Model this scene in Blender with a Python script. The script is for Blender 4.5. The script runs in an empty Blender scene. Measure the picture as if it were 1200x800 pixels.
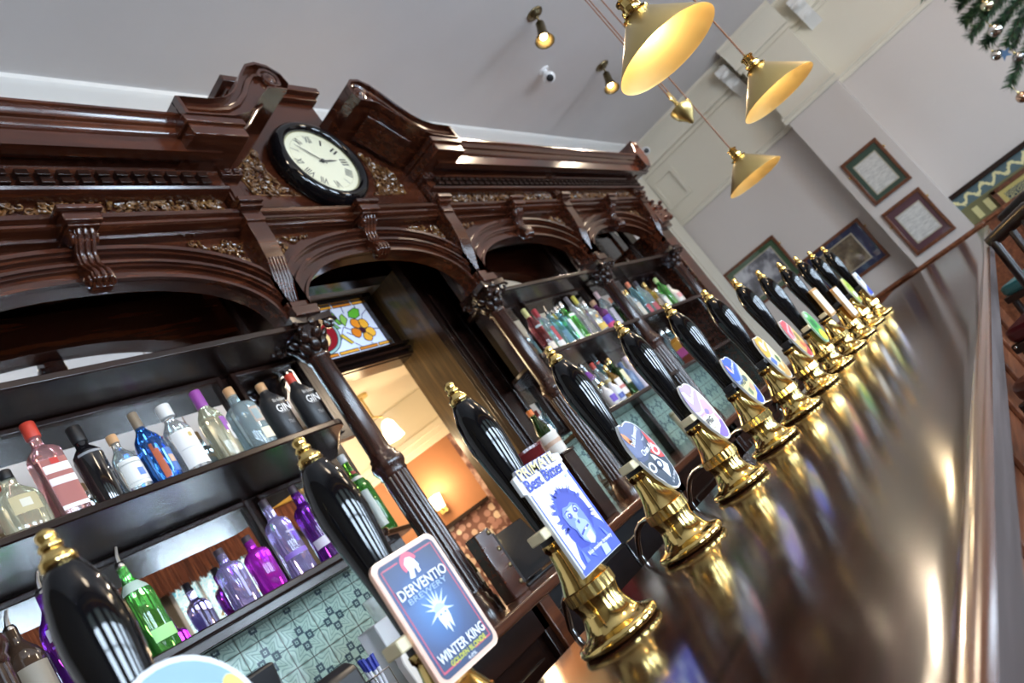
import bpy, math, random
from mathutils import Vector, Matrix
random.seed(7)
PI = math.pi
S = bpy.context.scene
COL = S.collection

# ------------------------------------------------------------------ camera, world, exposure
cam = bpy.data.cameras.new('camera'); camo = bpy.data.objects.new('camera', cam); COL.objects.link(camo)
cam.sensor_width = 36.0; cam.lens = 25.912; cam.clip_start = 0.02
rgt, dwn, fwd = (Vector((0.53472539, -0.61722657, -0.57714827)), Vector((-0.17440917, 0.5876761, -0.79007483)), Vector((0.82683142, 0.52313303, 0.20659536)))
camo.matrix_world = Matrix(((rgt.x, -dwn.x, -fwd.x, 0), (rgt.y, -dwn.y, -fwd.y, 0), (rgt.z, -dwn.z, -fwd.z, 1.305), (0, 0, 0, 1)))
cam.dof.use_dof = True; cam.dof.focus_distance = 1.45; cam.dof.aperture_fstop = 25.912 / 5.2
S.camera = camo
S.view_settings.view_transform = 'Standard'; S.view_settings.look = 'None'
S.view_settings.gamma = 1.0; S.view_settings.use_curve_mapping = False
S.view_settings.exposure = 0.5
W = bpy.data.worlds.new('sky'); S.world = W; W.use_nodes = True
W.node_tree.nodes['Background'].inputs[0].default_value = (0.62, 0.78, 1.0, 1); W.node_tree.nodes['Background'].inputs[1].default_value = 1.0

def light(name, kind, loc, energy, color, size=0.1, size_y=None, target=None, spot=None, blend=0.5):
    d = bpy.data.lights.new(name, kind); d.energy = energy; d.color = color
    if kind == 'AREA':
        d.size = size
        if size_y: d.shape = 'RECTANGLE'; d.size_y = size_y
    else: d.shadow_soft_size = size
    if spot: d.spot_size = math.radians(spot); d.spot_blend = blend
    o = bpy.data.objects.new(name, d); COL.objects.link(o); o.location = loc
    if target: o.rotation_euler = (Vector(target) - Vector(loc)).to_track_quat('-Z', 'Y').to_euler()
    return o
WINX = (-1.1, .9, 2.9, 4.9, 7.5); FRONT = -3.4
for wx in WINX:                                   # daylight through the street windows
    light('window_daylight', 'AREA', (wx, FRONT - 0.12, 2.0), 200, (0.66, 0.82, 1.0), 1.15, 2.2, target=(wx, 0, 1.9)).data.energy *= (.45 if wx > 6 else 1.0)
WARM = (1.0, 0.70, 0.36)
ROOMW = (1.0, 0.80, 0.58)

# ------------------------------------------------------------------ mesh helpers
class MB:
    def __init__(s): s.v = []; s.f = []; s.m = []
    def add(s, vs, fs, m=0, M=None):
        n = len(s.v)
        s.v += [tuple(M @ Vector(p)) if M is not None else tuple(p) for p in vs]
        for f in fs: s.f.append(tuple(i + n for i in f)); s.m.append(m)
        return s
    def box(s, x0, x1, y0, y1, z0, z1, m=0, M=None):
        v = [(x, y, z) for x in (x0, x1) for y in (y0, y1) for z in (z0, z1)]
        return s.add(v, [(0, 1, 3, 2), (4, 6, 7, 5), (0, 4, 5, 1), (2, 3, 7, 6), (0, 2, 6, 4), (1, 5, 7, 3)], m, M)
    def loft(s, prof, n=24, m=0, M=None, shape=None, sx=1, sy=1, cap=True):
        """prof: (r, z) rings about z; shape(angle, z) scales the radius"""
        vs = []; fs = []
        for r, z in prof:
            for k in range(n):
                a = 2 * PI * k / n; q = r * (shape(a, z) if shape else 1)
                vs.append((q * math.cos(a) * sx, q * math.sin(a) * sy, z))
        for i in range(len(prof) - 1):
            for k in range(n):
                a, b = i * n + k, i * n + (k + 1) % n
                fs.append((a, b, b + n, a + n))
        if cap:
            fs.append(tuple(range(n))[::-1]); fs.append(tuple((len(prof) - 1) * n + k for k in range(n)))
        return s.add(vs, fs, m, M)
    def tube(s, pts, r, n=8, m=0, closed=False, M=None):
        P = [Vector(p) for p in pts]; vs = []; fs = []; up = None; L = len(P)
        for i, p in enumerate(P):
            a = P[(i - 1) % L] if (closed or i) else P[0]; b = P[(i + 1) % L] if (closed or i < L - 1) else P[-1]
            t = (b - a).normalized()
            if up is None: up = t.orthogonal().normalized()
            up = (up - t * up.dot(t)); up = up.normalized() if up.length > 1e-6 else t.orthogonal().normalized()
            w = t.cross(up); rr = r[i] if isinstance(r, (list, tuple)) else r
            vs += [p + (up * math.cos(2 * PI * k / n) + w * math.sin(2 * PI * k / n)) * rr for k in range(n)]
        for i in range(L if closed else L - 1):
            j = (i + 1) % L
            for k in range(n): fs.append((i * n + k, i * n + (k + 1) % n, j * n + (k + 1) % n, j * n + k))
        if not closed: fs.append(tuple(range(n))[::-1]); fs.append(tuple((L - 1) * n + k for k in range(n)))
        return s.add(vs, fs, m, M)
    def prism(s, poly, a, b, plane='xz', m=0, M=None):
        """poly in the named plane, extruded from a to b along the other axis"""
        def P(p, t): return {'xz': (p[0], t, p[1]), 'yz': (t, p[0], p[1]), 'xy': (p[0], p[1], t)}[plane]
        n = len(poly); vs = [P(p, a) for p in poly] + [P(p, b) for p in poly]
        fs = [tuple(range(n)), tuple(range(2 * n - 1, n - 1, -1))] + [(i, i + n, (i + 1) % n + n, (i + 1) % n) for i in range(n)]
        return s.add(vs, fs, m, M)
    def strip(s, inner, outer, y0, y1, m=0, closed=False):
        """band between two matching xz polylines, from y0 (front) to y1"""
        n = len(inner); vs = []
        for y in (y0, y1): vs += [(p[0], y, p[1]) for p in inner] + [(p[0], y, p[1]) for p in outer]
        fs = []
        for i in range(n if closed else n - 1):
            j = (i + 1) % n
            fs += [(i, j, n + j, n + i), (2 * n + i, 3 * n + i, 3 * n + j, 2 * n + j), (i, 2 * n + i, 2 * n + j, j), (n + i, n + j, 3 * n + j, 3 * n + i)]
        if not closed: fs += [(0, n, 3 * n, 2 * n), (n - 1, 3 * n - 1, 4 * n - 1, 2 * n - 1)]
        return s.add(vs, fs, m)
    def ball(s, c, r, sc=(1, 1, 1), m=0, n=10, rings=6, rot=None):
        vs = []; fs = []
        for i in range(rings + 1):
            t = PI * i / rings
            for k in range(n):
                a = 2 * PI * k / n
                p = Vector((r * math.sin(t) * math.cos(a) * sc[0], r * math.sin(t) * math.sin(a) * sc[1], r * math.cos(t) * sc[2]))
                if rot is not None: p = rot @ p
                vs.append(p + Vector(c))
        for i in range(rings):
            for k in range(n): fs.append((i * n + k, (i + 1) * n + k, (i + 1) * n + (k + 1) % n, i * n + (k + 1) % n))
        return s.add(vs, fs, m)
    def face(s, pts, m=0): return s.add(pts, [tuple(range(len(pts)))], m)
    def flat(s, poly, y, m=0):
        """flat print on a plane facing -y"""
        return s.add([(p[0], y, p[1]) for p in poly], [tuple(range(len(poly)))], m)
    def build(s, name, mats, parent=None, origin=None, bevel=0, angle=38, loc=None):
        me = bpy.data.meshes.new(name)
        o = bpy.data.objects.new(name, me); COL.objects.link(o)
        base = Vector((0, 0, 0))
        if parent is not None:
            o.parent = parent; p = parent
            while p is not None:
                base = base + p.location
                if p.get('local'): base = Vector((0, 0, 0)); break
                p = p.parent
        elif origin: base = Vector(origin); o.location = base
        me.from_pydata([tuple(Vector(q) - base) for q in s.v], [], s.f)
        for mt in (mats if isinstance(mats, (list, tuple)) else [mats]): me.materials.append(mt)
        for p, i in zip(me.polygons, s.m): p.material_index = i; p.use_smooth = True
        me.validate(); me.update()
        try: me.set_sharp_from_angle(angle=math.radians(angle))
        except Exception: pass
        if loc: o.location = loc
        if bevel:
            b = o.modifiers.new('edge', 'BEVEL'); b.width = bevel; b.segments = 2; b.limit_method = 'ANGLE'; b.angle_limit = math.radians(40)
        return o

def tag(o, label, cat, group=None):
    o['label'] = label; o['category'] = cat
    if group: o['group'] = group
    return o
def struct(o): o['kind'] = 'structure'; return o
def thing(name, label, cat, loc, group=None, rz=0, local=True):
    o = bpy.data.objects.new(name, None); COL.objects.link(o); o.location = loc; o.rotation_euler = (0, 0, rz)
    o.empty_display_size = 0.05
    if local: o['local'] = True              # children are written in the thing's own coordinates
    return tag(o, label, cat, group)
def copy_tree(o, parent=None):
    c = o.copy(); COL.objects.link(c)
    if parent is not None: c.parent = parent
    for ch in list(o.children): copy_tree(ch, c)
    return c
def circ(cx, cz, rx, rz=None, n=24, a0=0, a1=2 * PI):
    rz = rx if rz is None else rz
    full = abs(a1 - a0 - 2 * PI) < 1e-6
    return [(cx + rx * math.cos(a0 + (a1 - a0) * i / (n if full else n - 1)), cz + rz * math.sin(a0 + (a1 - a0) * i / (n if full else n - 1))) for i in range(n)]
def text(body, cx, cz, w, h, y, m, parent, name='lettering', rot=0, M=None, bold=0.0, shear=0.0):
    """flat lettering facing -y, fitted to a box w x h (h None keeps the proportions)"""
    c = bpy.data.curves.new(name, 'FONT'); c.body = body; c.align_x = 'CENTER'; c.offset = bold; c.shear = shear; c.resolution_u = 3
    t = bpy.data.objects.new(name, c); COL.objects.link(t)
    me = bpy.data.meshes.new_from_object(t.evaluated_get(bpy.context.evaluated_depsgraph_get()))
    bpy.data.objects.remove(t); bpy.data.curves.remove(c)
    xs = [v.co.x for v in me.vertices]; ys = [v.co.y for v in me.vertices]
    x0, x1, y0, y1 = min(xs), max(xs), min(ys), max(ys); sx = w / (x1 - x0); sy = sx if h is None else h / (y1 - y0)
    for v in me.vertices:
        a = (v.co.x - (x0 + x1) / 2) * sx; b = (v.co.y - (y0 + y1) / 2) * sy
        p = Vector((cx + a * math.cos(rot) - b * math.sin(rot), y, cz + a * math.sin(rot) + b * math.cos(rot)))
        v.co = M @ p if M is not None else p
    me.materials.clear(); me.materials.append(m); me.update()
    o = bpy.data.objects.new(name, me); COL.objects.link(o); o.parent = parent
    return o

# ------------------------------------------------------------------ materials
def lin(h):
    h = h.lstrip('#'); r = [int(h[i:i + 2], 16) / 255 for i in (0, 2, 4)]
    return tuple([(c / 12.92 if c <= .04045 else ((c + .055) / 1.055) ** 2.4) for c in r] + [1.0])
def mat(name, col, rough=0.5, metal=0, **k):
    m = bpy.data.materials.new(name); m.use_nodes = True
    b = m.node_tree.nodes['Principled BSDF']
    b.inputs['Base Color'].default_value = lin(col) if isinstance(col, str) else (*col, 1)
    b.inputs['Roughness'].default_value = rough; b.inputs['Metallic'].default_value = metal
    for kk, v in k.items():
        kk = {'spec': 'Specular IOR Level', 'coat': 'Coat Weight', 'coat_rough': 'Coat Roughness', 'trans': 'Transmission Weight', 'ior': 'IOR', 'emit': 'Emission Strength', 'ecol': 'Emission Color', 'sheen': 'Sheen Weight', 'alpha': 'Alpha'}[kk]
        b.inputs[kk].default_value = lin(v) if isinstance(v, str) else v
    return m
class NT:
    """tiny helper to write node graphs"""
    def __init__(s, m): s.t = m.node_tree; s.b = s.t.nodes['Principled BSDF']
    def n(s, kind, **k):
        x = s.t.nodes.new(kind)
        for a, v in k.items(): setattr(x, a, v)
        return x
    def put(s, sock, v):
        if hasattr(v, 'links') or isinstance(v, bpy.types.NodeSocket): s.t.links.new(v, sock)
        else: sock.default_value = v
    def math(s, op, a, b=None, clamp=False):
        x = s.n('ShaderNodeMath', operation=op, use_clamp=clamp); s.put(x.inputs[0], a)
        if b is not None: s.put(x.inputs[1], b)
        return x.outputs[0]
    def coords(s, scale=(1, 1, 1), which='Object'):
        c = s.n('ShaderNodeTexCoord'); mp = s.n('ShaderNodeMapping'); mp.inputs['Scale'].default_value = scale
        s.t.links.new(c.outputs[which], mp.inputs['Vector']); return mp.outputs[0]
    def noise(s, vec, scale, detail=4, rough=.55, out=0):
        x = s.n('ShaderNodeTexNoise'); s.put(x.inputs['Vector'], vec); x.inputs['Scale'].default_value = scale
        x.inputs['Detail'].default_value = detail; x.inputs['Roughness'].default_value = rough; return x.outputs[out]
    def ramp(s, fac, stops):
        x = s.n('ShaderNodeValToRGB'); e = x.color_ramp.elements
        while len(e) < len(stops): e.new(0.5)
        for q, (p, c) in zip(e, stops): q.position = p; q.color = lin(c) if isinstance(c, str) else c
        s.put(x.inputs[0], fac); return x.outputs[0]
    def mix(s, fac, a, b):
        x = s.n('ShaderNodeMix', data_type='RGBA'); s.put(x.inputs[0], fac)
        for i, v in ((6, a), (7, b)): s.put(x.inputs[i], lin(v) if isinstance(v, str) else v)
        return x.outputs[2]
    def bump(s, h, strength=.2, dist=.01):
        x = s.n('ShaderNodeBump'); x.inputs['Strength'].default_value = strength; x.inputs['Distance'].default_value = dist
        s.put(x.inputs['Height'], h); s.t.links.new(x.outputs[0], s.b.inputs['Normal'])
    def col(s, c): s.t.links.new(c, s.b.inputs['Base Color'])
    def rough(s, c): s.t.links.new(c, s.b.inputs['Roughness'])
def wood(name, dark, mid, light_, rough=.28, scale=(1.2, 14, 14), coat=.4, bump=.06):
    m = mat(name, mid, rough, coat=coat, coat_rough=.12); g = NT(m)
    v = g.coords(scale); f = g.noise(v, 2.2, 6, .62)
    g.col(g.ramp(f, [(.28, dark), (.52, mid), (.78, light_)])); g.bump(f, bump, .004)
    return m
MAHOG = wood('mahogany', '#260f09', '#3f1d10', '#5e3019', .2, coat=.6)
COLW = wood('column_wood', '#1d110c', '#3a221a', '#573628', .25, scale=(14, 14, 1.2))
DARKW = wood('dark_wood', '#120a08', '#24140f', '#3b2117', .25, coat=.2)  # darker brown wood for shelving, carcase and trim
CARVE = wood('carved_mahogany', '#2c170b', '#63401f', '#95703f', .26, scale=(9, 9, 9), coat=.6)
BARW = wood('bar_top_wood', '#1c0f0b', '#2e1911', '#472a1d', .13, scale=(.7, 30, 30), coat=.1, bump=.008)
BARF = wood('daylit_grey_front_wood', '#332a28', '#4e4442', '#6a605e', .38, scale=(.7, 22, 22), coat=0)  # grey base colour carries the bluish daylight sheen on the bar front
BARE = wood('bar_edge_wood', '#3a2118', '#5a3524', '#74482f', .22, scale=(.7, 22, 22), coat=.6)
FRAMEW = wood('frame_wood', '#3d1f12', '#683a21', '#87512f', .35)
STOOLW = wood('stool_wood', '#0f0806', '#1f100b', '#351b12', .35, coat=.1)
PANELW = wood('bar_panel_wood', '#4a2616', '#79452a', '#9b6340', .35)
REVEAL = wood('gold_lit_reveal_wood', '#33240f', '#574020', '#7a5e34', .35, scale=(14, 14, 1.2))  # golden tone puts the warm back-room light into the wood of the reveal
BRASS = mat('polished_brass', (0.83, 0.60, 0.22), .13, 1)
BRASSD = mat('satin_brass', (0.62, 0.47, 0.19), .32, 1)
BRASSIN = mat('shade_lining_brass', (0.80, 0.61, 0.27), .42, 1)
LAMPW = (1.0, 0.76, 0.46)
ABRASS = mat('antique_brass', (0.20, 0.16, 0.09), .38, 1)
CHROME = mat('steel', (0.72, 0.71, 0.69), .2, 1)
BLACK = mat('black_gloss', (0.004, 0.004, 0.005), .07, 0, spec=.5)
BLACKP = mat('black_plastic', (0.015, 0.015, 0.017), .4)
CREAMP = mat('cream_plastic', '#d8c9a4', .45)
WHITEP = mat('white_plastic', '#e9e9ea', .4)
def glass(name, col, rough=.03, ior=1.45, trans=.85): return mat(name, col, rough, 0, trans=trans, ior=ior)
CLEAR = glass('clear_glass', (0.90, 0.93, 0.94), trans=.8); PALEB = glass('pale_blue_glass', (0.66, 0.82, 0.86), trans=.78); GREENG = glass('green_glass', (0.16, 0.62, 0.12)); PINKG = glass('pink_gin', (0.92, 0.50, 0.52))
DGREEN = glass('dark_green_glass', (0.05, 0.12, 0.03)); VIOLET = glass('violet_glass', (0.26, 0.04, 0.50)); MAGENTA = glass('magenta_glass', (0.60, 0.03, 0.66), trans=.7); LILAC = glass('lilac_glass', (0.58, 0.50, 0.90), trans=.78); BLUEG = glass('blue_glass', (0.05, 0.20, 0.66))
STRAW = glass('straw_glass', (0.80, 0.78, 0.58), trans=.75); AMBER = glass('amber_glass', (0.75, 0.42, 0.10)); TEAL = glass('teal_glass', (0.35, 0.66, 0.74)); GREYG = glass('grey_glass', (0.70, 0.76, 0.78))
FLAT = {}
def paint(hexcol, rough=.5):
    key = (hexcol, rough)
    if key not in FLAT: FLAT[key] = mat('paint_' + hexcol.strip('#'), hexcol, rough)
    return FLAT[key]
MIRROR = mat('mirror_glass', (0.86, 0.88, 0.88), .015, 1)
PANE = bpy.data.materials.new('window_pane'); PANE.use_nodes = True
_t = PANE.node_tree; _t.nodes.clear()
_o = _t.nodes.new('ShaderNodeOutputMaterial'); _m = _t.nodes.new('ShaderNodeMixShader'); _a = _t.nodes.new('ShaderNodeBsdfTransparent'); _g = _t.nodes.new('ShaderNodeBsdfGlossy'); _g.inputs['Roughness'].default_value = .02
_m.inputs[0].default_value = .06
_t.links.new(_a.outputs[0], _m.inputs[1]); _t.links.new(_g.outputs[0], _m.inputs[2]); _t.links.new(_m.outputs[0], _o.inputs[0])
def plaster(name, col, rough=.75, var='#000000', amt=.06):
    m = mat(name, col, rough); g = NT(m); f = g.noise(g.coords((1, 1, 1)), 1.3, 5, .6)
    g.col(g.mix(g.math('MULTIPLY', f, amt), lin(col), lin(var))); g.bump(g.noise(g.coords(), 60, 2), .03, .003); return m
CEIL = plaster('ceiling_paint', '#cfcbca', .8, '#9a8f86', .25)
WALLP = plaster('wall_paint', '#cdc5bf', .8, '#8e857c', .15)
CREAMW = plaster('cream_paint', '#d9d2c2', .7, '#9f967f', .15)
WHITEW = plaster('white_trim_paint', '#dfdedb', .55, '#a5a3a0', .1)
FLOORM = wood('floor_boards', '#2a1a10', '#4a2f1d', '#67442b', .45, scale=(1, 8, 1))

# ------------------------------------------------------------------ the setting
FRONTW = plaster('front_wall_paint', '#6b6152', .8, '#4a4238', .3)
CZ = 4.2; XE = 9.0; YB = 2.70; XW = -2.6
struct(MB().box(XW, XE + .2, FRONT - .2, YB, -.1, 0).build('floor', FLOORM))
struct(MB().box(XW, XE + .2, FRONT - .2, YB + .3, CZ, CZ + .1).build('ceiling', CEIL))
OX0, OX1, OZ0, OZ1 = 2.27, 3.42, 1.05, 3.03
struct(MB().box(XW, OX0, YB, YB + .2, 0, CZ).box(OX1, XE + .2, YB, YB + .2, 0, CZ).box(OX0, OX1, YB, YB + .2, 0, OZ0).box(OX0, OX1, YB, YB + .2, OZ1, CZ).build('wall_back', WALLP))
struct(MB().box(XE, XE + .2, FRONT, YB, 0, 3.14, 0).box(XE, XE + .2, FRONT, YB, 3.14, CZ, 1).build('wall_end', [WALLP, CREAMW]))
struct(MB().box(XW - .2, XW, FRONT - .2, YB + .3, 0, CZ).build('wall_near', FRONTW))
struct(MB().box(8.7, XE, .33, .95, 0, 3.14, 0).box(8.7, XE, .33, .95, 3.14, CZ, 1).build('wall_chimney_breast', [WALLP, CREAMW]))
WZ0, WZ1, WH = .9, 3.1, .575
fw = MB()
xs = [XW] + [e for wx in WINX for e in (wx - WH, wx + WH)] + [XE + .2]
for i in range(0, len(xs), 2): fw.box(xs[i], xs[i + 1], FRONT - .2, FRONT, 0, CZ)
for wx in WINX: fw.box(wx - WH, wx + WH, FRONT - .2, FRONT, 0, WZ0); fw.box(wx - WH, wx + WH, FRONT - .2, FRONT, WZ1, CZ)
struct(fw.build('wall_front', FRONTW))
STAIN = mat('leaded_toplight', '#ffffff', .3); g = NT(STAIN)
vo = g.n('ShaderNodeTexVoronoi'); vo.inputs['Scale'].default_value = 9; g.put(vo.inputs['Vector'], g.coords())
cr = g.ramp(g.math('FRACT', g.math('MULTIPLY', vo.outputs['Distance'], 5.0)), [(.0, '#2f8fa8'), (.35, '#8fd0d8'), (.5, '#f4f6f0'), (.9, '#dfeee8'), (1.0, '#2a6a86')])
g.col(cr); g.t.links.new(cr, g.b.inputs['Emission Color']); g.b.inputs['Emission Strength'].default_value = .9
for i, wx in enumerate(WINX):
    w = MB()
    for x in (wx - WH, wx + WH - .06): w.box(x, x + .06, FRONT - .1, FRONT - .02, WZ0, WZ1)
    for z in (WZ0, 1.6, 2.32, WZ1 - .06): w.box(wx - WH, wx + WH, FRONT - .1, FRONT - .02, z, z + .06)
    for x in (wx - .19, wx + .19): w.box(x - .015, x + .015, FRONT - .09, FRONT - .03, WZ0, WZ1)
    w.box(wx - WH - .05, wx + WH + .05, FRONT - .05, FRONT + .08, WZ0 - .05, WZ0)
    wo = struct(w.build('window_%d' % (i + 1), WHITEW))
    p = MB().box(wx - WH, wx + WH, FRONT - .07, FRONT - .064, WZ0, 2.34).build('glass_pane', PANE, wo)
    p = MB().box(wx - WH, wx + WH, FRONT - .07, FRONT - .064, 2.34, WZ1).build('leaded_light', STAIN, wo)
FRINGE = mat('brown_fringe', '#6b3a24', .8); g = NT(FRINGE)
f = g.noise(g.coords((60, 1, 2)), 1.0, 3); g.col(g.ramp(f, [(.3, '#3a1a0e'), (.55, '#7c4228'), (.75, '#a8683f')])); g.bump(f, .6, .02)
GOLDB = mat('gold_braid', '#c79a3c', .5)
vt = thing('window_valance', 'gold topped valance with long brown fringe above the street windows', 'curtain', (3.1, FRONT, 2.95), local=False)
MB().box(-1.6, 7.8, FRONT + .10, FRONT + .2, 3.38, 3.53).build('braid_band', GOLDB, vt)
fr = MB()
for k in range(470):
    x = -1.6 + .02 * k; L = 2.95 + .06 * random.random()
    fr.tube([(x, FRONT + .15, 3.40), (x + random.uniform(-.01, .01), FRONT + .16, L)], .013, 5)
fr.build('fringe', FRINGE, vt)

# cornices, rails, dado
def cornice(name, prof, a, b, plane='yz', m=None): return struct(MB().prism(prof, a, b, plane).build(name, m or WHITEW, angle=25))
CP = [(0, CZ), (-.32, CZ), (-.32, CZ - .03), (-.295, CZ - .05), (-.26, CZ - .06), (-.17, CZ - .13), (-.12, CZ - .2), (-.10, CZ - .23), (-.10, CZ - .27), (-.04, CZ - .28), (-.04, CZ - .32), (0, CZ - .32)]
cornice('trim_1', [(YB + p, z) for p, z in CP], XW, XE)
cornice('trim_2', [(XE + p, z) for p, z in CP], YB, FRONT, 'xz', CREAMW)
cornice('trim_3', [(8.7 + p * .8, z) for p, z in CP], .30, .98, 'xz', CREAMW)
RP = [(0, 3.10), (-.03, 3.10), (-.04, 3.13), (-.03, 3.15), (-.05, 3.17), (-.05, 3.19), (0, 3.20)]
cornice('trim_4', [(XE + p, z) for p, z in RP], FRONT, YB, 'xz', CREAMW)
cornice('trim_5', [(8.7 + p, z) for p, z in RP], .30, .98, 'xz', CREAMW)
struct(MB().box(8.50, 8.98, YB - .05, YB, 0, 3.9).box(8.56, 8.92, YB - .065, YB - .05, .1, 3.8).build('trim_6', CREAMW, bevel=.006))
t7 = MB()                                          # small moulded panel above the picture rail
for y0, y1, z0, z1 in ((2.28, 2.64, 3.74, 3.79), (2.28, 2.64, 3.36, 3.41), (2.28, 2.33, 3.41, 3.74), (2.59, 2.64, 3.41, 3.74)): t7.box(XE - .03, XE, y0, y1, z0, z1)
struct(t7.build('trim_7', CREAMW))
for n, y, z in (('trim_8', 1.10, 4.0), ('trim_9', .12, 3.98)):      # plaster corbels under the cornice
    c = MB().prism([(XE, z + .1), (XE - .36, z + .1), (XE - .36, z + .04), (XE - .3, z), (XE - .22, z - .03), (XE - .18, z - .12), (XE - .1, z - .16), (XE, z - .22)], y - .07, y + .07, 'xz')
    c.ball((XE - .30, y, z + .02), .05, (1, 1.6, .9)).ball((XE - .16, y, z - .10), .04, (1, 1.6, .9))
    struct(c.build(n, WHITEW))
struct(MB().box(8.94, XE, FRONT, YB, 0, 1.03).box(8.90, XE, FRONT, YB, 1.03, 1.07).box(8.64, XE, .27, 1.01, 0, 1.03).box(8.6, XE, .24, 1.04, 1.03, 1.065).build('baseboard_end', PANELW, bevel=.008))
struct(MB().box(XW, XE, FRONT, FRONT + .03, 0, .25).build('baseboard_front', DARKW))

# the warm room seen through the opening of the back bar
ORANGE = plaster('orange_wallpaper', '#b9805a', .7, '#6e4426', .8)
FLORAL = mat('floral_wallpaper', '#b08a78', .7); g = NT(FLORAL)
f = g.noise(g.coords(), 17, 3); g.col(g.ramp(f, [(.38, '#5e3a38'), (.5, '#94706a'), (.62, '#b99f98')]))
CORKS = mat('cork_end_cladding', '#b98a78', .7); g = NT(CORKS)
vo = g.n('ShaderNodeTexVoronoi'); vo.inputs['Scale'].default_value = 17; vo.inputs['Randomness'].default_value = .45; g.put(vo.inputs['Vector'], g.coords())
sep = g.n('ShaderNodeSeparateColor'); g.t.links.new(vo.outputs['Color'], sep.inputs[0])
cc = g.ramp(sep.outputs[0], [(.0, '#a87a78'), (.3, '#c09a94'), (.6, '#d2b4a8'), (.85, '#e4d2c2'), (1., '#efe6da')])
g.col(g.mix(g.math('GREATER_THAN', vo.outputs['Distance'], .47), cc, '#7a5550'))
P0 = Vector((4.14, 3.6, 0)); D = Vector((-.535, .845, 0)); NN = Vector((.845, .535, 0))
AW = Matrix(((D.x, NN.x, 0, P0.x), (D.y, NN.y, 0, P0.y), (0, 0, 1, 0), (0, 0, 0, 1)))
aw = MB().box(-.02, 2.9, 0, .1, 1.63, 2.23, 0, AW).box(-.24, -.02, 0, .1, 0.9, 2.23, 1, AW).box(-.02, 2.9, 0, .1, 0, 1.60, 2, AW).box(-.24, 2.9, 0, .1, 2.23, 2.62, 3, AW)
struct(aw.build('wall_inner', [ORANGE, FLORAL, CORKS, CREAMW]))
struct(MB().box(-.24, 2.9, -.06, 0, 2.21, 2.25, 0, AW).box(-.24, 2.9, -.035, 0, 2.17, 2.21, 0, AW).box(-.24, 2.9, -.10, 0, 2.25, 2.29, 0, AW).box(-.02, 2.9, -.03, .1, 1.60, 1.63, 1, AW).build('trim_10', [CREAMW, DARKW]))
struct(MB().box(4.27, 4.4, 2.9, 3.42, 0, 2.6).build('wall_inner_side', FLORAL))
struct(MB().box(1.0, 1.1, 2.9, 6.3, 0, 2.6).box(1.0, 4.4, 6.2, 6.3, 0, 2.6).build('wall_inner_far', CREAMW))
struct(MB().box(1.0, 5.0, 2.9, 6.3, 2.58, 2.68).box(2.2, 3.2, 3.6, 4.6, 2.54, 2.58).build('ceiling_inner', CREAMW))
struct(MB().box(1.0, 5.0, 2.9, 6.3, -.1, 0).build('floor_inner', FLOORM))
SHADEG = mat('lit_glass_shade', '#fff2d8', .4, emit=5.0, ecol='#ffdfae')
wl = thing('wall_lamp', 'small wall lamp with glowing pale shade on the orange wall', 'lamp', (3.97, 3.84, 1.80))
MB().box(-.03, .03, -.005, .02, -.09, -.03, 0, Matrix.Rotation(2.13, 4, 'Z')).tube([(0, 0, -.06), (-.045, -.028, -.06), (-.05, -.032, -.03)], .007).build('bracket', BRASSD, wl)
MB().loft([(.036, -.05), (.05, .05)], 20, M=Matrix.Translation((-.05, -.032, 0)), cap=False).build('lamp_shade', SHADEG, wl)
light('wall_lamp_light', 'POINT', (3.86, 3.76, 1.86), 7, LAMPW, .05)
pl = thing('pendant_light', 'ceiling light with two white tulip glass shades in the back room', 'lamp', (3.36, 3.32, 2.58))
MB().tube([(0, 0, 0), (0, 0, -.17)], .008).loft([(.05, -.02), (.05, 0)], 16).tube([(-.06, .02, -.19), (0, 0, -.16), (.05, -.02, -.19)], .007).build('stem', BRASSD, pl)
for dx, dy, dz in ((-.06, .03, 0), (.05, -.02, -.03)):
    MB().loft([(.022, -.19), (.045, -.22), (.052, -.27), (.062, -.33)], 20, M=Matrix.Translation((dx, dy, dz)), cap=False).build('lamp_shade', SHADEG, pl)
light('pendant_light_glow', 'POINT', (3.0, 4.3, 2.15), 30, LAMPW, .12)
light('pendant_light_glow', 'POINT', (2.95, 3.35, 2.0), 10, LAMPW, .08)

# ------------------------------------------------------------------ the bar counter
YF, YK, ZB = .166, .898, 1.10
bar = thing('bar_counter', 'long polished dark wood bar counter carrying the hand pumps', 'bar counter', (4.0, .55, 0), local=False)
MB().prism([(YF + .012, ZB - .004), (YF + .03, ZB), (YK - .01, ZB), (YK, ZB - .01), (YK, ZB - .04), (YF + .012, ZB - .04)], -.9, 6.06, 'yz').build('counter_top', BARW, bar)
MB().prism([(YF + .012, ZB - .002), (YF + .004, ZB), (YF - .006, ZB - .004), (YF - .010, ZB - .012), (YF - .004, ZB - .016), (YF + .012, ZB - .018)], -.9, 6.06, 'yz').build('nosing', BARE, bar, angle=50)
MB().prism([(YF, ZB - .016), (YF + .012, ZB - .016), (YF + .012, ZB - .04), (YF + .05, ZB - .04), (YF + .05, ZB - .058), (YF, ZB - .058)], -.9, 6.06, 'yz').build('fascia', BARF, bar)
b = MB().box(-.9, 6.06, .44, .84, 0, ZB - .04)
for k in range(10): x = -.8 + k * .67; b.box(x, x + .07, .42, .44, .1, ZB - .04)
b.box(-.9, 6.06, .42, .44, 0, .12); b.box(-.9, 6.06, .42, .44, ZB - .13, ZB - .04); b.build('front_panel', PANELW, bar, bevel=.004)
MB().box(-.9, 6.06, YK - .04, YK, ZB - .09, ZB - .04).build('back_lip', BARE, bar)

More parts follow.
